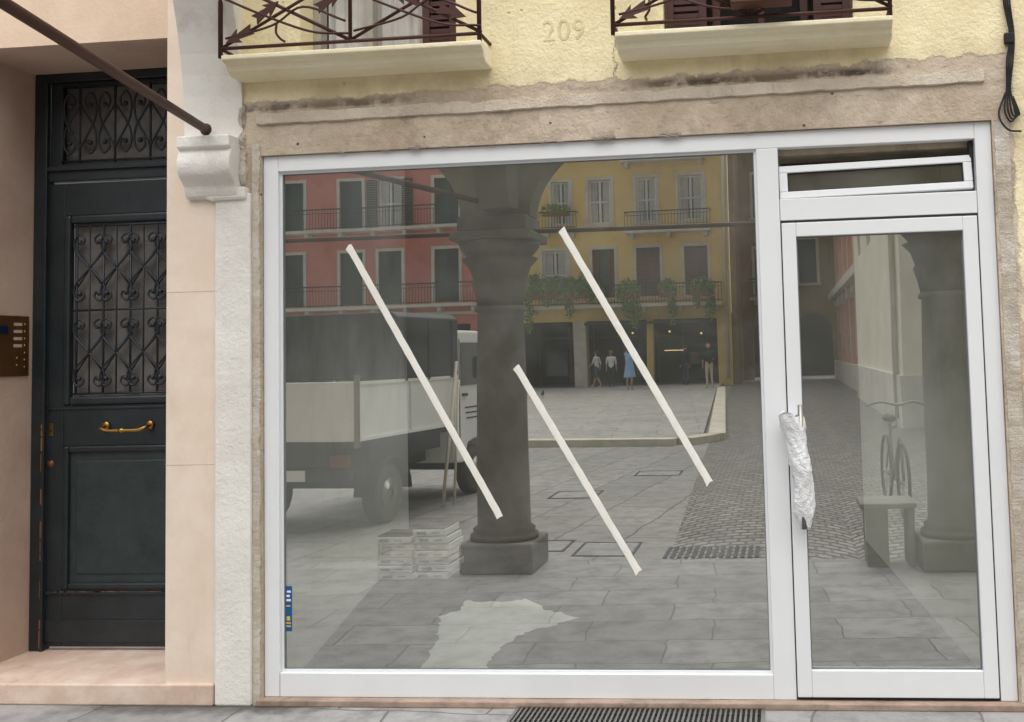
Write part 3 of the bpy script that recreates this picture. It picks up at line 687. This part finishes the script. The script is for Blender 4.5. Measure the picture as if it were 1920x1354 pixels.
def window(par,x0,x1,z0,z1,yb,kind):
    boxes("stone_surround",[(x0-.14,x0,yb,yb+.05,z0-.05,z1+.14),(x1,x1+.14,yb,yb+.05,z0-.05,z1+.14),(x0,x1,yb,yb+.05,z1,z1+.14)],M_stone,par)
    boxes("sill",[(x0-.2,x1+.2,yb,yb+.12,z0-.14,z0-.051)],M_stone,par)
    box("window_glass",x0,x1,yb-.22,yb-.20,z0,z1,M_wglass,par)
    if kind in('white','open'):
        m=(x0+x1)/2; L=[(x0,x0+.09,yb-.2,yb-.12,z0,z1),(x1-.09,x1,yb-.2,yb-.12,z0,z1),(m-.05,m+.05,yb-.2,yb-.12,z0,z1)]
        for zz in (z0,(z0+z1)/2-.03,z1-.09): L.append((x0+.09,x1-.09,yb-.19,yb-.13,zz,zz+.07))
        boxes("window_frame",L,M_wwin,par)
        boxes("lace_curtain",[(x0+.09,m-.12,yb-.199,yb-.196,z0,z1),(m+.12,x1-.09,yb-.199,yb-.196,z0,z1)],M_wcurt,par)
    if kind in('green','brown','open','brownhalf'):
        mat=M_shb if 'brown' in kind else M_shg
        if kind=='open': segs=[(x0-.55,x0-.02),(x1+.02,x1+.55)]; yy=yb+.06
        elif kind=='brownhalf': segs=[(x0,x0+.28),(x1-.28,x1)]; yy=yb-.12
        else: m=(x0+x1)/2; segs=[(x0,m-.01),(m+.01,x1)]; yy=yb-.10
        L=[]
        for a,b in segs:
            L+= [(a,a+.07,yy,yy+.05,z0,z1),(b-.07,b,yy,yy+.05,z0,z1)]
            z=z0
            while z<z1-.05: L.append((a+.07,b-.07,yy+.01,yy+.03,z,z+.07)); z+=.11
        boxes("louvre_shutter",L,mat,par)
def railing(par,x0,x1,z,yb,h=.95,dep=.75):
    box("balcony_slab",x0,x1,yb,yb+dep,z-.14,z,M_stone,par)
    n=max(2,int((x1-x0)/1.3)); L=[(x0+.2+(x1-x0-.5)*i/(n-1),x0+.36+(x1-x0-.5)*i/(n-1),yb,yb+dep*.7,z-.36,z-.141) for i in range(n)]
    boxes("balcony_console",L,M_stone,par)
    yy=yb+dep-.06; T=[([(x0,yy,z+h),(x1,yy,z+h)],.028),([(x0,yy,z+.08),(x1,yy,z+.08)],.018),([(x0,yy,z+h*.8),(x1,yy,z+h*.8)],.012)]
    n=int((x1-x0)/.14)
    for i in range(n+1):
        x=x0+(x1-x0)*i/n; T.append(([(x,yy,z),(x,yy,z+h)],.011))
    for x in (x0,x1): T.append(([(x,yy,z+h),(x,yb,z+h)],.02))
    tubes("railing",T,M_fer,par,4)
YF=-42.0
RB=empty("red_plaster_building")
wins=[(-18.05,-16.95),(-16.15,-15.0),(-13.45,-12.3),(-20.9,-19.8),(-23.6,-22.5)]
holes=[(a,b,4.15,6.6) for a,b in wins]+[(a,b,7.75,10.0) for a,b in wins]+[(a,b,11.3,13.2) for a,b in wins]
ars=[(-25.5,-22.6),(-21.9,-19.0),(-18.3,-15.4),(-14.7,-11.8)]
holes+= [(a,b,0.1,3.1) for a,b in ars]
holed_wall("facade",-26,-10.4,0,14,holes,front(YF),.3,M_red,RB)
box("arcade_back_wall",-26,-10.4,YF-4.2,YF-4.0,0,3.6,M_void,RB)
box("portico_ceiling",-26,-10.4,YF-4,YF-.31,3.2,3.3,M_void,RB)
for a,b in ars: boxes("arcade_pier",[(a-.3,a,YF-.5,YF+.06,.1,3.1)],M_stone,RB)
for i,(a,b) in enumerate(wins):
    window(RB,a,b,4.15,6.6,YF,'green'); window(RB,a,b,7.75,10.0,YF,'open' if i==1 else 'green'); window(RB,a,b,11.3,13.2,YF,'green')
railing(RB,-21.3,-11.3,7.68,YF); railing(RB,-21.3,-11.3,4.05,YF); box("string_course",-26,-10.4,YF,YF+.12,3.55,3.69,M_stone,RB)
box("roof",-26.4,-10.4,-50,YF+.7,14,14.4,M_terr,RB)
YB2=empty("ochre_plaster_building")
up=[(-7.8,-6.95,'white'),(-6.1,-5.1,'white'),(-3.95,-3.0,'white'),(-1.95,-.85,'white')]
lo=[(-8.3,-7.15,'white'),(-6.0,-5.0,'brownhalf'),(-4.0,-2.9,'brown'),(-1.75,-.7,'brown')]
pz=[(-10.0,-6.95),(-6.35,-3.6),(-3.3,-.4)]
holes=[(a,b,7.45,9.5) for a,b,_ in up]+[(a,b,4.1,6.25) for a,b,_ in lo]+[(a,b,10.7,12.7) for a,b,_ in up]+[(a,b,.1,3.05) for a,b in pz]
holed_wall("facade",-10.4,.25,0,14.5,holes,front(YF+.3),.3,M_och,YB2)
for a,b,k in up: window(YB2,a,b,7.45,9.5,YF+.3,k); window(YB2,a,b,10.7,12.7,YF+.3,k)
for a,b,k in lo: window(YB2,a,b,4.1,6.25,YF+.3,k)
railing(YB2,-4.4,-.5,7.0,YF+.3,.85); railing(YB2,-8.3,-6.6,7.2,YF+.3,.8,.5); railing(YB2,-8.9,-.1,3.75,YF+.3,.85); railing(YB2,-4.6,-.7,10.3,YF+.3,.8)
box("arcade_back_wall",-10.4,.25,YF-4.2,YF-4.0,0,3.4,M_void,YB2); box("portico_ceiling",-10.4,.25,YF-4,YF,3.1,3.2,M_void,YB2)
boxes("portico_pillar",[(-6.93,-6.37,YF-.4,YF+.36,.1,3.05),(-3.58,-3.32,YF-.3,YF+.2,.1,3.05)],M_stone,YB2)
boxes("shopfront_frame",[(x,x+.1,YF-3.9,YF-3.8,.1,2.9) for x in (-9.5,-8,-6.8,-5.3,-4.2,-3.6,-2.4,-1.2)]+[(-9.5,-1.1,YF-3.8,YF-3.7,2.3,2.4)],M_shb,YB2)
boxes("shopfront_display",[(-9.3,-8.1,YF-3.75,YF-3.72,.5,1.7),(-5.2,-4.3,YF-3.75,YF-3.72,.4,1.9),(-2.3,-1.3,YF-3.75,YF-3.72,.9,1.5)],M_wglass,YB2)
M_lamp=emis("warm_lamp",(1,.72,.35,1),1.5)
boxes("shop_counter_light",[(-3.25,-2.3,YF-3.7,YF-3.6,1.57,1.61)],M_lamp,YB2)
balls("pendant_lamp",[((-2.8,YF-2,2.5),.05),((-4.6,YF-2.2,2.5),.05),((-1.3,YF-2.2,2.4),.05)],M_lamp,YB2)
box("awning",-6.3,-.4,YF+.31,YF+1.0,2.85,2.95,M_gasket,YB2)
box("roof",-10.4,.7,-50,YF+1.0,14.5,14.9,M_terr,YB2)
tubes("downspout",[([(.05,YF+.4,.3),(.05,YF+.4,14.4)],.07)],M_stone,YB2,8)
OB=empty("dark_ochre_building")
yo=-48.0
hw=[(1.2,2.1,4.4,6.6),(1.2,2.1,8.2,10.4),(3.4,4.3,4.9,7),(3.4,4.3,8.4,10.6)]
holed_wall("facade",.25,9,0,15,[(1.0,2.4,.0,3.0),(3.0,5.0,.0,3.4)]+hw,front(yo),.4,M_oli,OB)
box("passage_back",.25,9,yo-5,yo-4.8,0,5,M_void,OB)
box("side_wall",.26,.5,yo,YF,0,14.5,M_oli,OB)
for a,b,c,d in hw: window(OB,a,b,c,d,yo,'green')
railing(OB,3.0,4.8,8.3,yo,.9); railing(OB,.9,2.5,4.2,yo,.9)
for a,b,zt in ((1.0,2.4,3.0),(3.0,5.0,3.4)):
    r=(b-a)/2; m0=(a+b)/2
    P=[(a,zt+.01)]+[(m0-r*math.cos(math.pi*i/20),zt-r+(r-.02)*math.sin(math.pi*i/20)) for i in range(0,21)]+[(b,zt+.01)]
    prism("arch_spandrel",P,yo-.3,yo-.01,lambda u,v,d:(u,d,v),M_oli,OB)
side=lambda x0:(lambda u,d,z:(x0+d,u,z))
KB=empty("brick_palazzo")
hw=[(-44+i*3.1,-42.8+i*3.1,4.8,7.4) for i in range(5)]+[(-44+i*3.1,-42.8+i*3.1,9,11) for i in range(5)]+[(-44.4+i*3.1,-42.4+i*3.1,0,3.2) for i in range(5)]
holed_wall("facade",-47,-28,0,14,hw,side(5.3),.4,M_brick,KB)
box("dark_rooms",5.75,5.8,-47,-28,0,14,M_void,KB)
box("end_wall",5.3,14,-28.0,-27.8,0,14,M_brick,KB)
boxes("pilaster",[(5.05,5.3,-45.2+i*3.1,-44.7+i*3.1,.91,13.45) for i in range(6)],M_brick,KB)
boxes("pilaster_capital",[(4.95,5.3,-45.3+i*3.1,-44.6+i*3.1,3.5,3.88) for i in range(6)],M_stone,KB)
boxes("cornice",[(4.75,5.32,-47,-27.75,3.9,4.2),(4.85,5.32,-47,-27.75,8.1,8.35),(4.5,5.32,-47,-27.75,13.5,14)],M_stone,KB)
boxes("base",[(4.95,5.32,-47,-27.75,0,.9)],M_stone,KB)
CB=empty("cream_building")
hw=[(-26+i*3.2,-24.9+i*3.2,4.2,6.2) for i in range(3)]+[(-26+i*3.2,-24.9+i*3.2,7.8,9.6) for i in range(3)]
holed_wall("facade",-27.8,-15.5,0,13,hw,side(4.75),.3,M_cream,CB)
box("dark_rooms",5.1,5.15,-27.8,-15.6,3.5,13,M_wglass,CB)
holed_wall("front",4.75,16,0,13,[(6,7.1,1,3),(6,7.1,4.5,6.5),(9,10.1,4.5,6.5)],front(-15.5),.3,M_cream,CB)
box("rooms_front",4.9,16,-15.85,-15.82,.5,13,M_wglass,CB)
boxes("stone_base",[(4.68,4.75,-27.8,-15.43,0,1.0),(4.75,16,-15.5,-15.43,0,1.0)],M_stone,CB)
box("cornice",4.5,16,-27.8,-15.3,13,13.3,M_stone,CB)
tubes("downspout",[([(4.68,-16.2,0),(4.68,-16.2,13)],.06)],M_stone,CB,8)

# ------------------------------------------------------------------ HANGING PLANTS
def leafmat(name,c1,c2):
    m=NT(name); m.col(m.mix(m.smooth(m.noise(5,3),.35,.65),c1,c2)); m.set(Roughness=.6); return m.mat
M_leaf=leafmat("foliage",(.26,.40,.09,1),(.11,.21,.04,1))
def foliage(name,clumps,size=.09):
    vs=[];fs=[]
    for (cx,cy,cz,rx,ry,rz,n) in clumps:
        for i in range(n):
            while True:
                a,b,c=[random.uniform(-1,1) for _ in range(3)]
                if a*a+b*b+c*c<1: break
            p=Vector((cx+a*rx,cy+b*ry,cz+c*rz)); s=size*random.uniform(.6,1.3)
            u=Vector([random.gauss(0,1) for _ in range(3)]).normalized(); v=u.orthogonal().normalized()
            k=len(vs); vs+=[p-u*s,p+v*s*.5,p+u*s,p-v*s*.5]; fs.append((k,k+1,k+2,k+3))
    e=empty(name); mesh("leaves",vs,fs,M_leaf,e); return e
yp=YF+1.1
cl=[]
for x in [-8.8+.28*i for i in range(11)]: cl.append((x,yp,4.45+random.uniform(-.2,.25),.3,.25,random.uniform(.45,.75),190))
cl+= [(-8.8,yp,3.4,.25,.2,.9,160),(-6.9,yp,3.7,.2,.2,.6,110),(-4.3,yp,4.3,.6,.25,.55,340),(-4.0,yp,3.4,.26,.18,.9,220),(-4.4,yp,3.7,.2,.18,.6,100),(-2.5,yp,4.4,.45,.25,.4,240),(-2.3,yp,3.6,.24,.18,.9,210),(-.9,yp,4.4,.6,.25,.45,300),(-.6,yp,3.7,.24,.2,.8,190),(-1.2,yp,3.9,.18,.2,.5,90),(-5.6,yp,4.3,.3,.2,.4,110)]
pl=foliage("hanging_balcony_plants",cl,.10)
boxes("planter",[(-8.8,-6.1,yp-.12,yp+.12,4.05,4.25),(-4.8,-3.8,yp-.12,yp+.12,4.0,4.2),(-2.9,-2.1,yp-.12,yp+.12,4.0,4.2),(-1.4,-.5,yp-.12,yp+.12,4.0,4.2)],M_terr,pl)
pl2=foliage("balcony_plant",[(-7.5,YF+.8,8.1,.7,.25,.3,200)],.09); box("planter",-8.1,-6.9,YF+.68,YF+.9,7.8,7.95,M_terr,pl2)

# ------------------------------------------------------------------ SMALL TRUCK
TR=empty("parked_truck",(-2.17,-4.49,0),math.radians(186.9))
M_tw=paint("white_truck_paint",rgb(240,240,237),0.35,0,.04,.02,6,0.5)
M_td=paint("dark_tarpaulin",rgb(46,47,47),0.65,0,.15,.3,6)
M_mud=paint("muddy_rubber",rgb(84,80,75),0.85,0,.2,.5)
fx=lambda u,v,d:(d,u,v)
boxes("chassis",[(-.35,-.27,0,3.2,.45,.6),(.27,.35,0,3.2,.45,.6),(-.5,.5,.6,.9,.35,.5),(-.6,.6,2.6,2.8,.3,.5),(-.6,.6,.05,2.05,.62,.795)],M_black,TR)
box("bed_floor",-.75,.75,0,2.1,.80,.87,M_td,TR)
boxes("drop_side",[(-.77,-.745,0,2.1,.86,1.40),(.745,.77,0,2.1,.86,1.40),(-.745,.745,-.02,.005,.86,1.40)],M_tw,TR,.006)
boxes("side_rib",[(-.785,-.77,yy,yy+.04,.895,1.365) for yy in (0,1.02,2.05)]+[(-.785,-.77,0.0,2.09,1.37,1.40),(-.785,-.77,0.0,2.09,.86,.89)],M_tw,TR)
boxes("corner_post",[(-.78,-.74,-.03,.02,.8,1.46),(.74,.78,-.03,.02,.8,1.46)],M_steel,TR)
prism("tarpaulin",[(-.79,1.40),(-.79,2.02),(-.72,2.07),(.72,2.07),(.79,2.02),(.79,1.40)],.75,2.14,lambda u,v,d:(u,d,v),M_td,TR,.015)
boxes("tarp_strap",[(-.80,-.791,yy,yy+.03,1.38,2.0) for yy in (.9,1.4,1.95)],M_black,TR)
cab=[(2.2,.42),(2.2,1.84),(2.26,1.90),(2.85,1.90),(2.95,1.86),(3.25,1.25),(3.42,1.12),(3.46,.95),(3.46,.42),(3.2,.36),(3.1,.62),(2.75,.66),(2.55,.62),(2.45,.40)]
prism("cab",cab,-.72,.72,fx,M_tw,TR,.03)
for s in (-1,1):
    prism("side_window",[(2.34,1.28),(2.34,1.76),(2.86,1.76),(3.10,1.28)],s*.722,s*.732,fx,M_wglass,TR)
    prism("door_line",[(2.30,.60),(2.30,1.80),(2.312,1.80),(2.312,.60)],s*.721,s*.726,fx,M_black,TR)
    boxes("door_handle",[(s*.73-.012,s*.73+.012,2.38,2.50,1.16,1.19)],M_black,TR,.004)
    boxes("door_lettering",[(s*.723-.002,s*.723+.002,2.45+.02*k,2.85-.03*k,1.02-.06*k,1.035-.06*k) for k in range(3)],M_gasket,TR)
    boxes("wing_mirror",[(s*.84-.06,s*.84+.06,3.02,3.06,1.35,1.6)],M_black,TR,.015)
    tubes("mirror_arm",[([(s*.72,3.0,1.4),(s*.84,3.04,1.45)],.012)],M_black,TR)
    for yy in (.72,2.83):
        v,f=lathe_geo(0,0,[(.16,-.075),(.25,-.085),(.285,-.06),(.29,0),(.285,.06),(.25,.085),(.16,.075)],28)
        o=mesh("wheel",v,f,M_mud,TR,True); o.rotation_euler=(0,math.pi/2,0); o.location=(s*.62,yy,.29)
        v,f=lathe_geo(0,0,[(.15,-.08),(.13,-.05),(.05,-.05),(.05,-.09),(.05,.09),(.05,.05),(.13,.05),(.15,.08)],20)
        o=mesh("wheel_hub",v,f,M_steel,TR,True); o.rotation_euler=(0,math.pi/2,0); o.location=(s*.62,yy,.29)
    a=[(.72-.38*math.cos(math.pi*i/12),.30+.38*math.sin(math.pi*i/12)) for i in range(13)]; a2=[(.72-.34*math.cos(math.pi*i/12),.30+.34*math.sin(math.pi*i/12)) for i in range(12,-1,-1)]
    prism("mudguard",a+a2,s*.52,s*.74,fx,M_black,TR)
    boxes("tail_light",[(s*.6-.1,s*.6+.1,-.05,-.02,.62,.74)],paint("red_lens",rgb(110,36,30),.3),TR,.008)
    balls("headlight",[((s*.5,3.45,.82),.1,1,.4,1)],M_wglass,TR)
prism("windscreen",[(2.965,1.83),(3.24,1.27),(3.25,1.28),(2.975,1.84)],-.62,.62,fx,M_wglass,TR)
box("number_plate",-.25,.25,-.055,-.045,.5,.6,M_alu,TR)
box("rear_bumper",-.7,.7,-.045,.05,.48,.60,M_black,TR,.01)
wp=empty("wooden_poles",(-2.17,-4.49,0),math.radians(186.9))
tubes("plank",[([(-.86,1.55,.02),(-.83,2.0,1.55)],.018),([(-.9,1.75,.02),(-.83,2.05,1.35)],.014)],M_kerb,wp,6)

# ------------------------------------------------------------------ BICYCLE + BENCH
BK=empty("bicycle",(3.52,-5.6,0),math.radians(87))
def ring(cx,cz,r,k=28): return [(cx+r*math.cos(2*math.pi*i/k),0,cz+r*math.sin(2*math.pi*i/k)) for i in range(k)]
tubes("tyres",[(ring(-.52,.34,.33),.016),(ring(.52,.34,.33),.016)],M_mud,BK,8,True)
sp=[]
for c in (-.52,.52):
    for i in range(14):
        a=2*math.pi*i/14; sp.append(([(c,0,.34),(c+.32*math.cos(a),0,.34+.32*math.sin(a))],.0018))
tubes("spokes",sp,M_steel,BK,4)
tubes("frame",[([(-.52,0,.34),(-.08,0,.30)],.011),([(-.08,0,.30),(-.2,0,.82)],.016),([(-.2,0,.78),(.36,0,.84)],.016),([(-.08,0,.30),(.38,0,.72)],.018),([(.52,0,.34),(.36,0,.9)],.014),([(-.52,0,.34),(-.2,0,.76)],.010),([(.36,0,.88),(.33,0,1.03)],.014),(catmull([(.2,-.28,1.02),(.33,-.15,1.06),(.35,0,1.03),(.33,.15,1.06),(.2,.28,1.02)],5),.012),([(-.08,-.1,.22),(-.08,.1,.38)],.01)],paint("bicycle_paint",rgb(140,140,138),.4),BK,8)
balls("saddle",[((-.22,0,.87),.09,1.5,.8,.45)],M_mud,BK)
balls("chainring",[((-.08,.03,.30),.09,1,.08,1)],M_steel,BK)
BN=empty("stone_bench")
M_bn=plaster("bench_stone",rgb(140,138,132),rgb(120,118,112),None,.4)
boxes("support",[(3.04,3.20,-3.25,-2.95,0,.42),(3.34,3.39,-3.25,-2.95,0,.42)],M_bn,BN,.01); box("seat",3.0,3.400,-3.3,-2.9,.42,.46,M_bn,BN,.010)

# ------------------------------------------------------------------ PEOPLE
M_skin=paint("skin",rgb(206,158,132),.55)
def person(name,x,y,h,heading,J,cols,hair,coat=None,z0=.10,bald=False,longhair=False):
    e=empty(name,(x,y,z0),heading)
    base={'pel':(0,0,.52),'bel':(0,0,.60),'che':(0,0,.72),'nec':(0,0,.83),'hd0':(0,.006,.875),'hd1':(0,.012,.93),'hd2':(0,.004,.97),
      'shl':(-.105,0,.805),'ell':(-.13,0,.64),'wrl':(-.135,.03,.50),'hal':(-.135,.04,.455),
      'shr':(.105,0,.805),'elr':(.13,0,.64),'wrr':(.135,.03,.50),'har':(.135,.04,.455),
      'hil':(-.05,0,.50),'knl':(-.055,.01,.28),'anl':(-.055,-.01,.045),'tol':(-.06,.09,.015),
      'hir':(.05,0,.50),'knr':(.055,.01,.28),'anr':(.055,-.01,.045),'tor':(.06,.09,.015)}
    base.update(J)
    rad={'pel':.082,'bel':.07,'che':.085,'nec':.034,'hd0':.042,'hd1':.052,'hd2':.038,'shl':.038,'ell':.026,'wrl':.017,'hal':.02,'shr':.038,'elr':.026,'wrr':.017,'har':.02,
      'hil':.055,'knl':.034,'anl':.022,'tol':.02,'hir':.055,'knr':.034,'anr':.022,'tor':.02}
    ed=[('pel','bel','t'),('bel','che','t'),('che','nec','t'),('nec','hd0','s'),('hd0','hd1','s'),('hd1','hd2','s'),
      ('che','shl','t'),('shl','ell','t'),('ell','wrl','a'),('wrl','hal','s'),('che','shr','t'),('shr','elr','t'),('elr','wrr','a'),('wrr','har','s'),
      ('pel','hil','l'),('hil','knl','l'),('knl','anl','k'),('anl','tol','f'),('pel','hir','l'),('hir','knr','l'),('knr','anr','k'),('anr','tor','f')]
    keys=list(base); idx={k:i for i,k in enumerate(keys)}
    P={k:Vector(base[k])*h for k in keys}
    me=bpy.data.meshes.new("body"); me.from_pydata([P[k] for k in keys],[(idx[a],idx[b]) for a,b,_ in ed],[])
    o=bpy.data.objects.new("body",me); COL.objects.link(o)
    o.modifiers.new("s",'SKIN'); sv=me.skin_vertices[0].data
    for k in keys:
        r=rad[k]*h*.95; sv[idx[k]].radius=(r*(1.15 if k in('che','pel','bel') else 1),r*(.8 if k in('che','pel','bel') else 1))
        sv[idx[k]].use_root=(k=='pel')
    ss=o.modifiers.new("ss",'SUBSURF'); ss.levels=2; ss.render_levels=2
    dg=bpy.context.evaluated_depsgraph_get(); m2=bpy.data.meshes.new_from_object(o.evaluated_get(dg))
    bpy.data.objects.remove(o)
    order=['t','s','a','l','k','f']
    for k in order: m2.materials.append(cols[k])
    for p in m2.polygons:
        c=p.center; best=9;bi=0
        for a,b,t in ed:
            A,Bb=P[a],P[b]; d=Bb-A; u=max(0,min(1,(c-A).dot(d)/d.length_squared)); dd=(c-(A+d*u)).length-rad[a]*h*.6
            if dd<best: best=dd;bi=order.index(t)
        p.material_index=bi; p.use_smooth=True
    o=bpy.data.objects.new("body",m2); COL.objects.link(o); o.parent=e
    H1=P['hd1']
    if not bald:
        L=[((H1.x,H1.y-.012*h,H1.z+.012*h),.058*h,1,1.05,1.0)]
        if longhair: L.append(((H1.x,H1.y-.035*h,H1.z-.045*h),.05*h,1,.6,1.4))
        balls("hair",L,hair,e)
    balls("face",[((H1.x,H1.y+.052*h,H1.z-.008*h),.010*h,.8,1,1.4),((H1.x-.055*h,H1.y,H1.z-.005*h),.013*h,.5,.8,1.3),((H1.x+.055*h,H1.y,H1.z-.005*h),.013*h,.5,.8,1.3)],M_skin,e)
    balls("eyes",[((H1.x-.02*h,H1.y+.047*h,H1.z+.004*h),.006*h),((H1.x+.02*h,H1.y+.047*h,H1.z+.004*h),.006*h),((H1.x,H1.y+.048*h,H1.z-.032*h),.008*h,1.6,.6,.5)],M_ink,e)
    F=[]
    for s,w,hn in (('l','wrl','hal'),('r','wrr','har')):
        a=P[w];b=P[hn]; d=(b-a).normalized(); sd=d.cross(Vector((1,0,0))).normalized() if abs(d.x)<.9 else Vector((0,1,0))
        for k in range(4):
            o0=b+sd*(k-1.5)*.010*h; ln=(.042,.048,.045,.036)[k]*h
            F.append(([o0,o0+d*ln*.6,o0+d*ln+Vector((0,0,.003*h))],[.0055*h,.005*h,.004*h]))
        t0=a+d*.012*h+sd*.014*h; F.append(([t0,t0+sd*.018*h+d*.012*h,t0+sd*.022*h+d*.03*h],[.006*h,.0055*h,.0045*h]))
    tubes("fingers",F,M_skin,e,6)
    if coat:
        rings=[(.80,.055,.04),(.78,.11,.065),(.70,.105,.075),(.60,.088,.07),(.52,.105,.085),(.40,.125,.10),(.28,.145,.12)]
        vs=[];fs=[];sg=20
        for z,a,b in rings:
            for k in range(sg):
                t=2*math.pi*k/sg; w=1+.05*math.sin(5*t)*(z<.6); vs.append((a*h*w*math.cos(t),b*h*w*math.sin(t),z*h))
        for i in range(len(rings)-1):
            for k in range(sg): l=(k+1)%sg; fs.append((i*sg+k,i*sg+l,(i+1)*sg+l,(i+1)*sg+k))
        mesh("coat",vs,fs,coat,e,True)
    return e
def cl_(c,r=.8): return paint("cloth",c,r,0,.12,.2)
cblue=cl_(rgb(160,198,242)); cwhite=cl_(rgb(240,240,238)); cblk=cl_(rgb(30,30,32)); cbei=cl_(rgb(222,204,174)); cden=cl_(rgb(60,75,100)); cshoe=cl_(rgb(220,216,210)); hbr=cl_(rgb(80,50,32)); hbl=cl_(rgb(150,110,60))
person("woman_in_blue_coat",-3.62,-36.4,1.76,math.radians(200),{'ell':(-.10,.10,.80),'wrl':(-.04,.16,.90),'hal':(-.03,.17,.93),'elr':(.16,.09,.80),'wrr':(.09,.14,.92),'har':(.06,.16,.95)},
   dict(t=cblue,s=M_skin,a=cblue,l=cblue,k=M_skin,f=cshoe),hbr,coat=cblue,longhair=True)
person("bald_man",-.42,-36.0,1.80,math.radians(160),{'ell':(-.14,.02,.65),'wrl':(-.06,.09,.60),'hal':(-.03,.11,.61),'knl':(-.06,.04,.28),'anl':(-.07,.0,.045),'tol':(-.10,.08,.015),'tor':(.09,.07,.015)},
   dict(t=cblk,s=M_skin,a=M_skin,l=cbei,k=cbei,f=cshoe),hbr,bald=True)
person("woman_in_white_shirt",-4.9,-39.6,1.62,math.radians(180),{},dict(t=cwhite,s=M_skin,a=M_skin,l=cblk,k=cblk,f=cshoe),hbl,longhair=True)
person("walking_woman",-5.6,-39.9,1.62,math.radians(110),{'knl':(-.055,.09,.29),'anl':(-.055,.14,.06),'tol':(-.055,.23,.04),'knr':(.05,-.04,.28),'anr':(.05,-.16,.08),'tor':(.05,-.10,.02),'ell':(-.12,-.05,.65),'wrl':(-.12,-.03,.53),'hal':(-.12,-.02,.49),'elr':(.12,.05,.66),'wrr':(.11,.14,.58),'har':(.11,.17,.56)},
   dict(t=cwhite,s=M_skin,a=M_skin,l=cden,k=M_skin,f=cshoe),hbr,longhair=True)
person("standing_man",-1.75,-40.4,1.74,math.radians(30),{},dict(t=cblk,s=M_skin,a=cblk,l=cden,k=cden,f=cblk),hbr)
PG=empty("pigeon",(-5.9,-31.0,.10),math.radians(70))
M_pg=paint("pigeon_feathers",rgb(90,92,100),.7,0,.25)
me=bpy.data.meshes.new("body"); pv=[(-.16,0,.13),(-.08,0,.14),(0,0,.15),(.07,0,.18),(.10,0,.24),(.125,0,.27),(.16,0,.265)]; me.from_pydata(pv,[(i,i+1) for i in range(6)],[])
o=bpy.data.objects.new("body",me); COL.objects.link(o); o.parent=PG; o.modifiers.new("s",'SKIN')
for i,r in enumerate((.018,.045,.06,.05,.028,.026,.006)): me.skin_vertices[0].data[i].radius=(r,r)
me.skin_vertices[0].data[2].use_root=True; o.modifiers.new("ss",'SUBSURF').levels=2; me.materials.append(M_pg)
tubes("legs",[([(.01,.02,.12),(.0,.02,.0)],.005),([(.01,-.02,.12),(.0,-.02,.0)],.005)],M_rod,PG,5)

# ------------------------------------------------------------------ LIGHT (bright overcast)
EL=math.radians(66); AZ=math.radians(172)
w=bpy.data.worlds.new("World"); S.world=w; w.use_nodes=True; nt=w.node_tree; nt.nodes.clear()
o=nt.nodes.new("ShaderNodeOutputWorld"); bgk=nt.nodes.new("ShaderNodeBackground"); sky=nt.nodes.new("ShaderNodeTexSky")
sky.sky_type='NISHITA'; sky.sun_disc=False; sky.sun_elevation=EL; sky.sun_rotation=AZ; sky.dust_density=4; sky.air_density=1.0
hs=nt.nodes.new("ShaderNodeHueSaturation"); hs.inputs['Saturation'].default_value=0.28
nt.links.new(sky.outputs[0],hs.inputs['Color']); nt.links.new(hs.outputs[0],bgk.inputs[0]); nt.links.new(bgk.outputs[0],o.inputs[0])
bgk.inputs[1].default_value=0.15
sd=bpy.data.lights.new("sun",'SUN'); sd.energy=3.3; sd.angle=math.radians(95); sd.color=(1,.98,.95)
so=bpy.data.objects.new("sun",sd); COL.objects.link(so)
dirv=Vector((math.sin(AZ)*math.cos(EL),math.cos(AZ)*math.cos(EL),math.sin(EL)))
so.rotation_euler=dirv.to_track_quat('Z','Y').to_euler()
S.view_settings.view_transform='Standard'; S.view_settings.look='None'; S.view_settings.exposure=0

# ------------------------------------------------------------------ CAMERA
cam=bpy.data.cameras.new("camera"); co=bpy.data.objects.new("camera",cam); COL.objects.link(co); S.camera=co
cam.sensor_width=36; cam.lens=1956.74/1920*36; cam.clip_end=400
cam.shift_x=(960-1262.696)/1920; cam.shift_y=(530.575-677)/1920
co.matrix_world=Matrix.Translation((2.48525,-4.8,1.6))@Matrix.Rotation(.10273,4,'Z')@Matrix.Rotation(math.pi/2+.06528,4,'X')@Matrix.Rotation(-.02803,4,'Z')
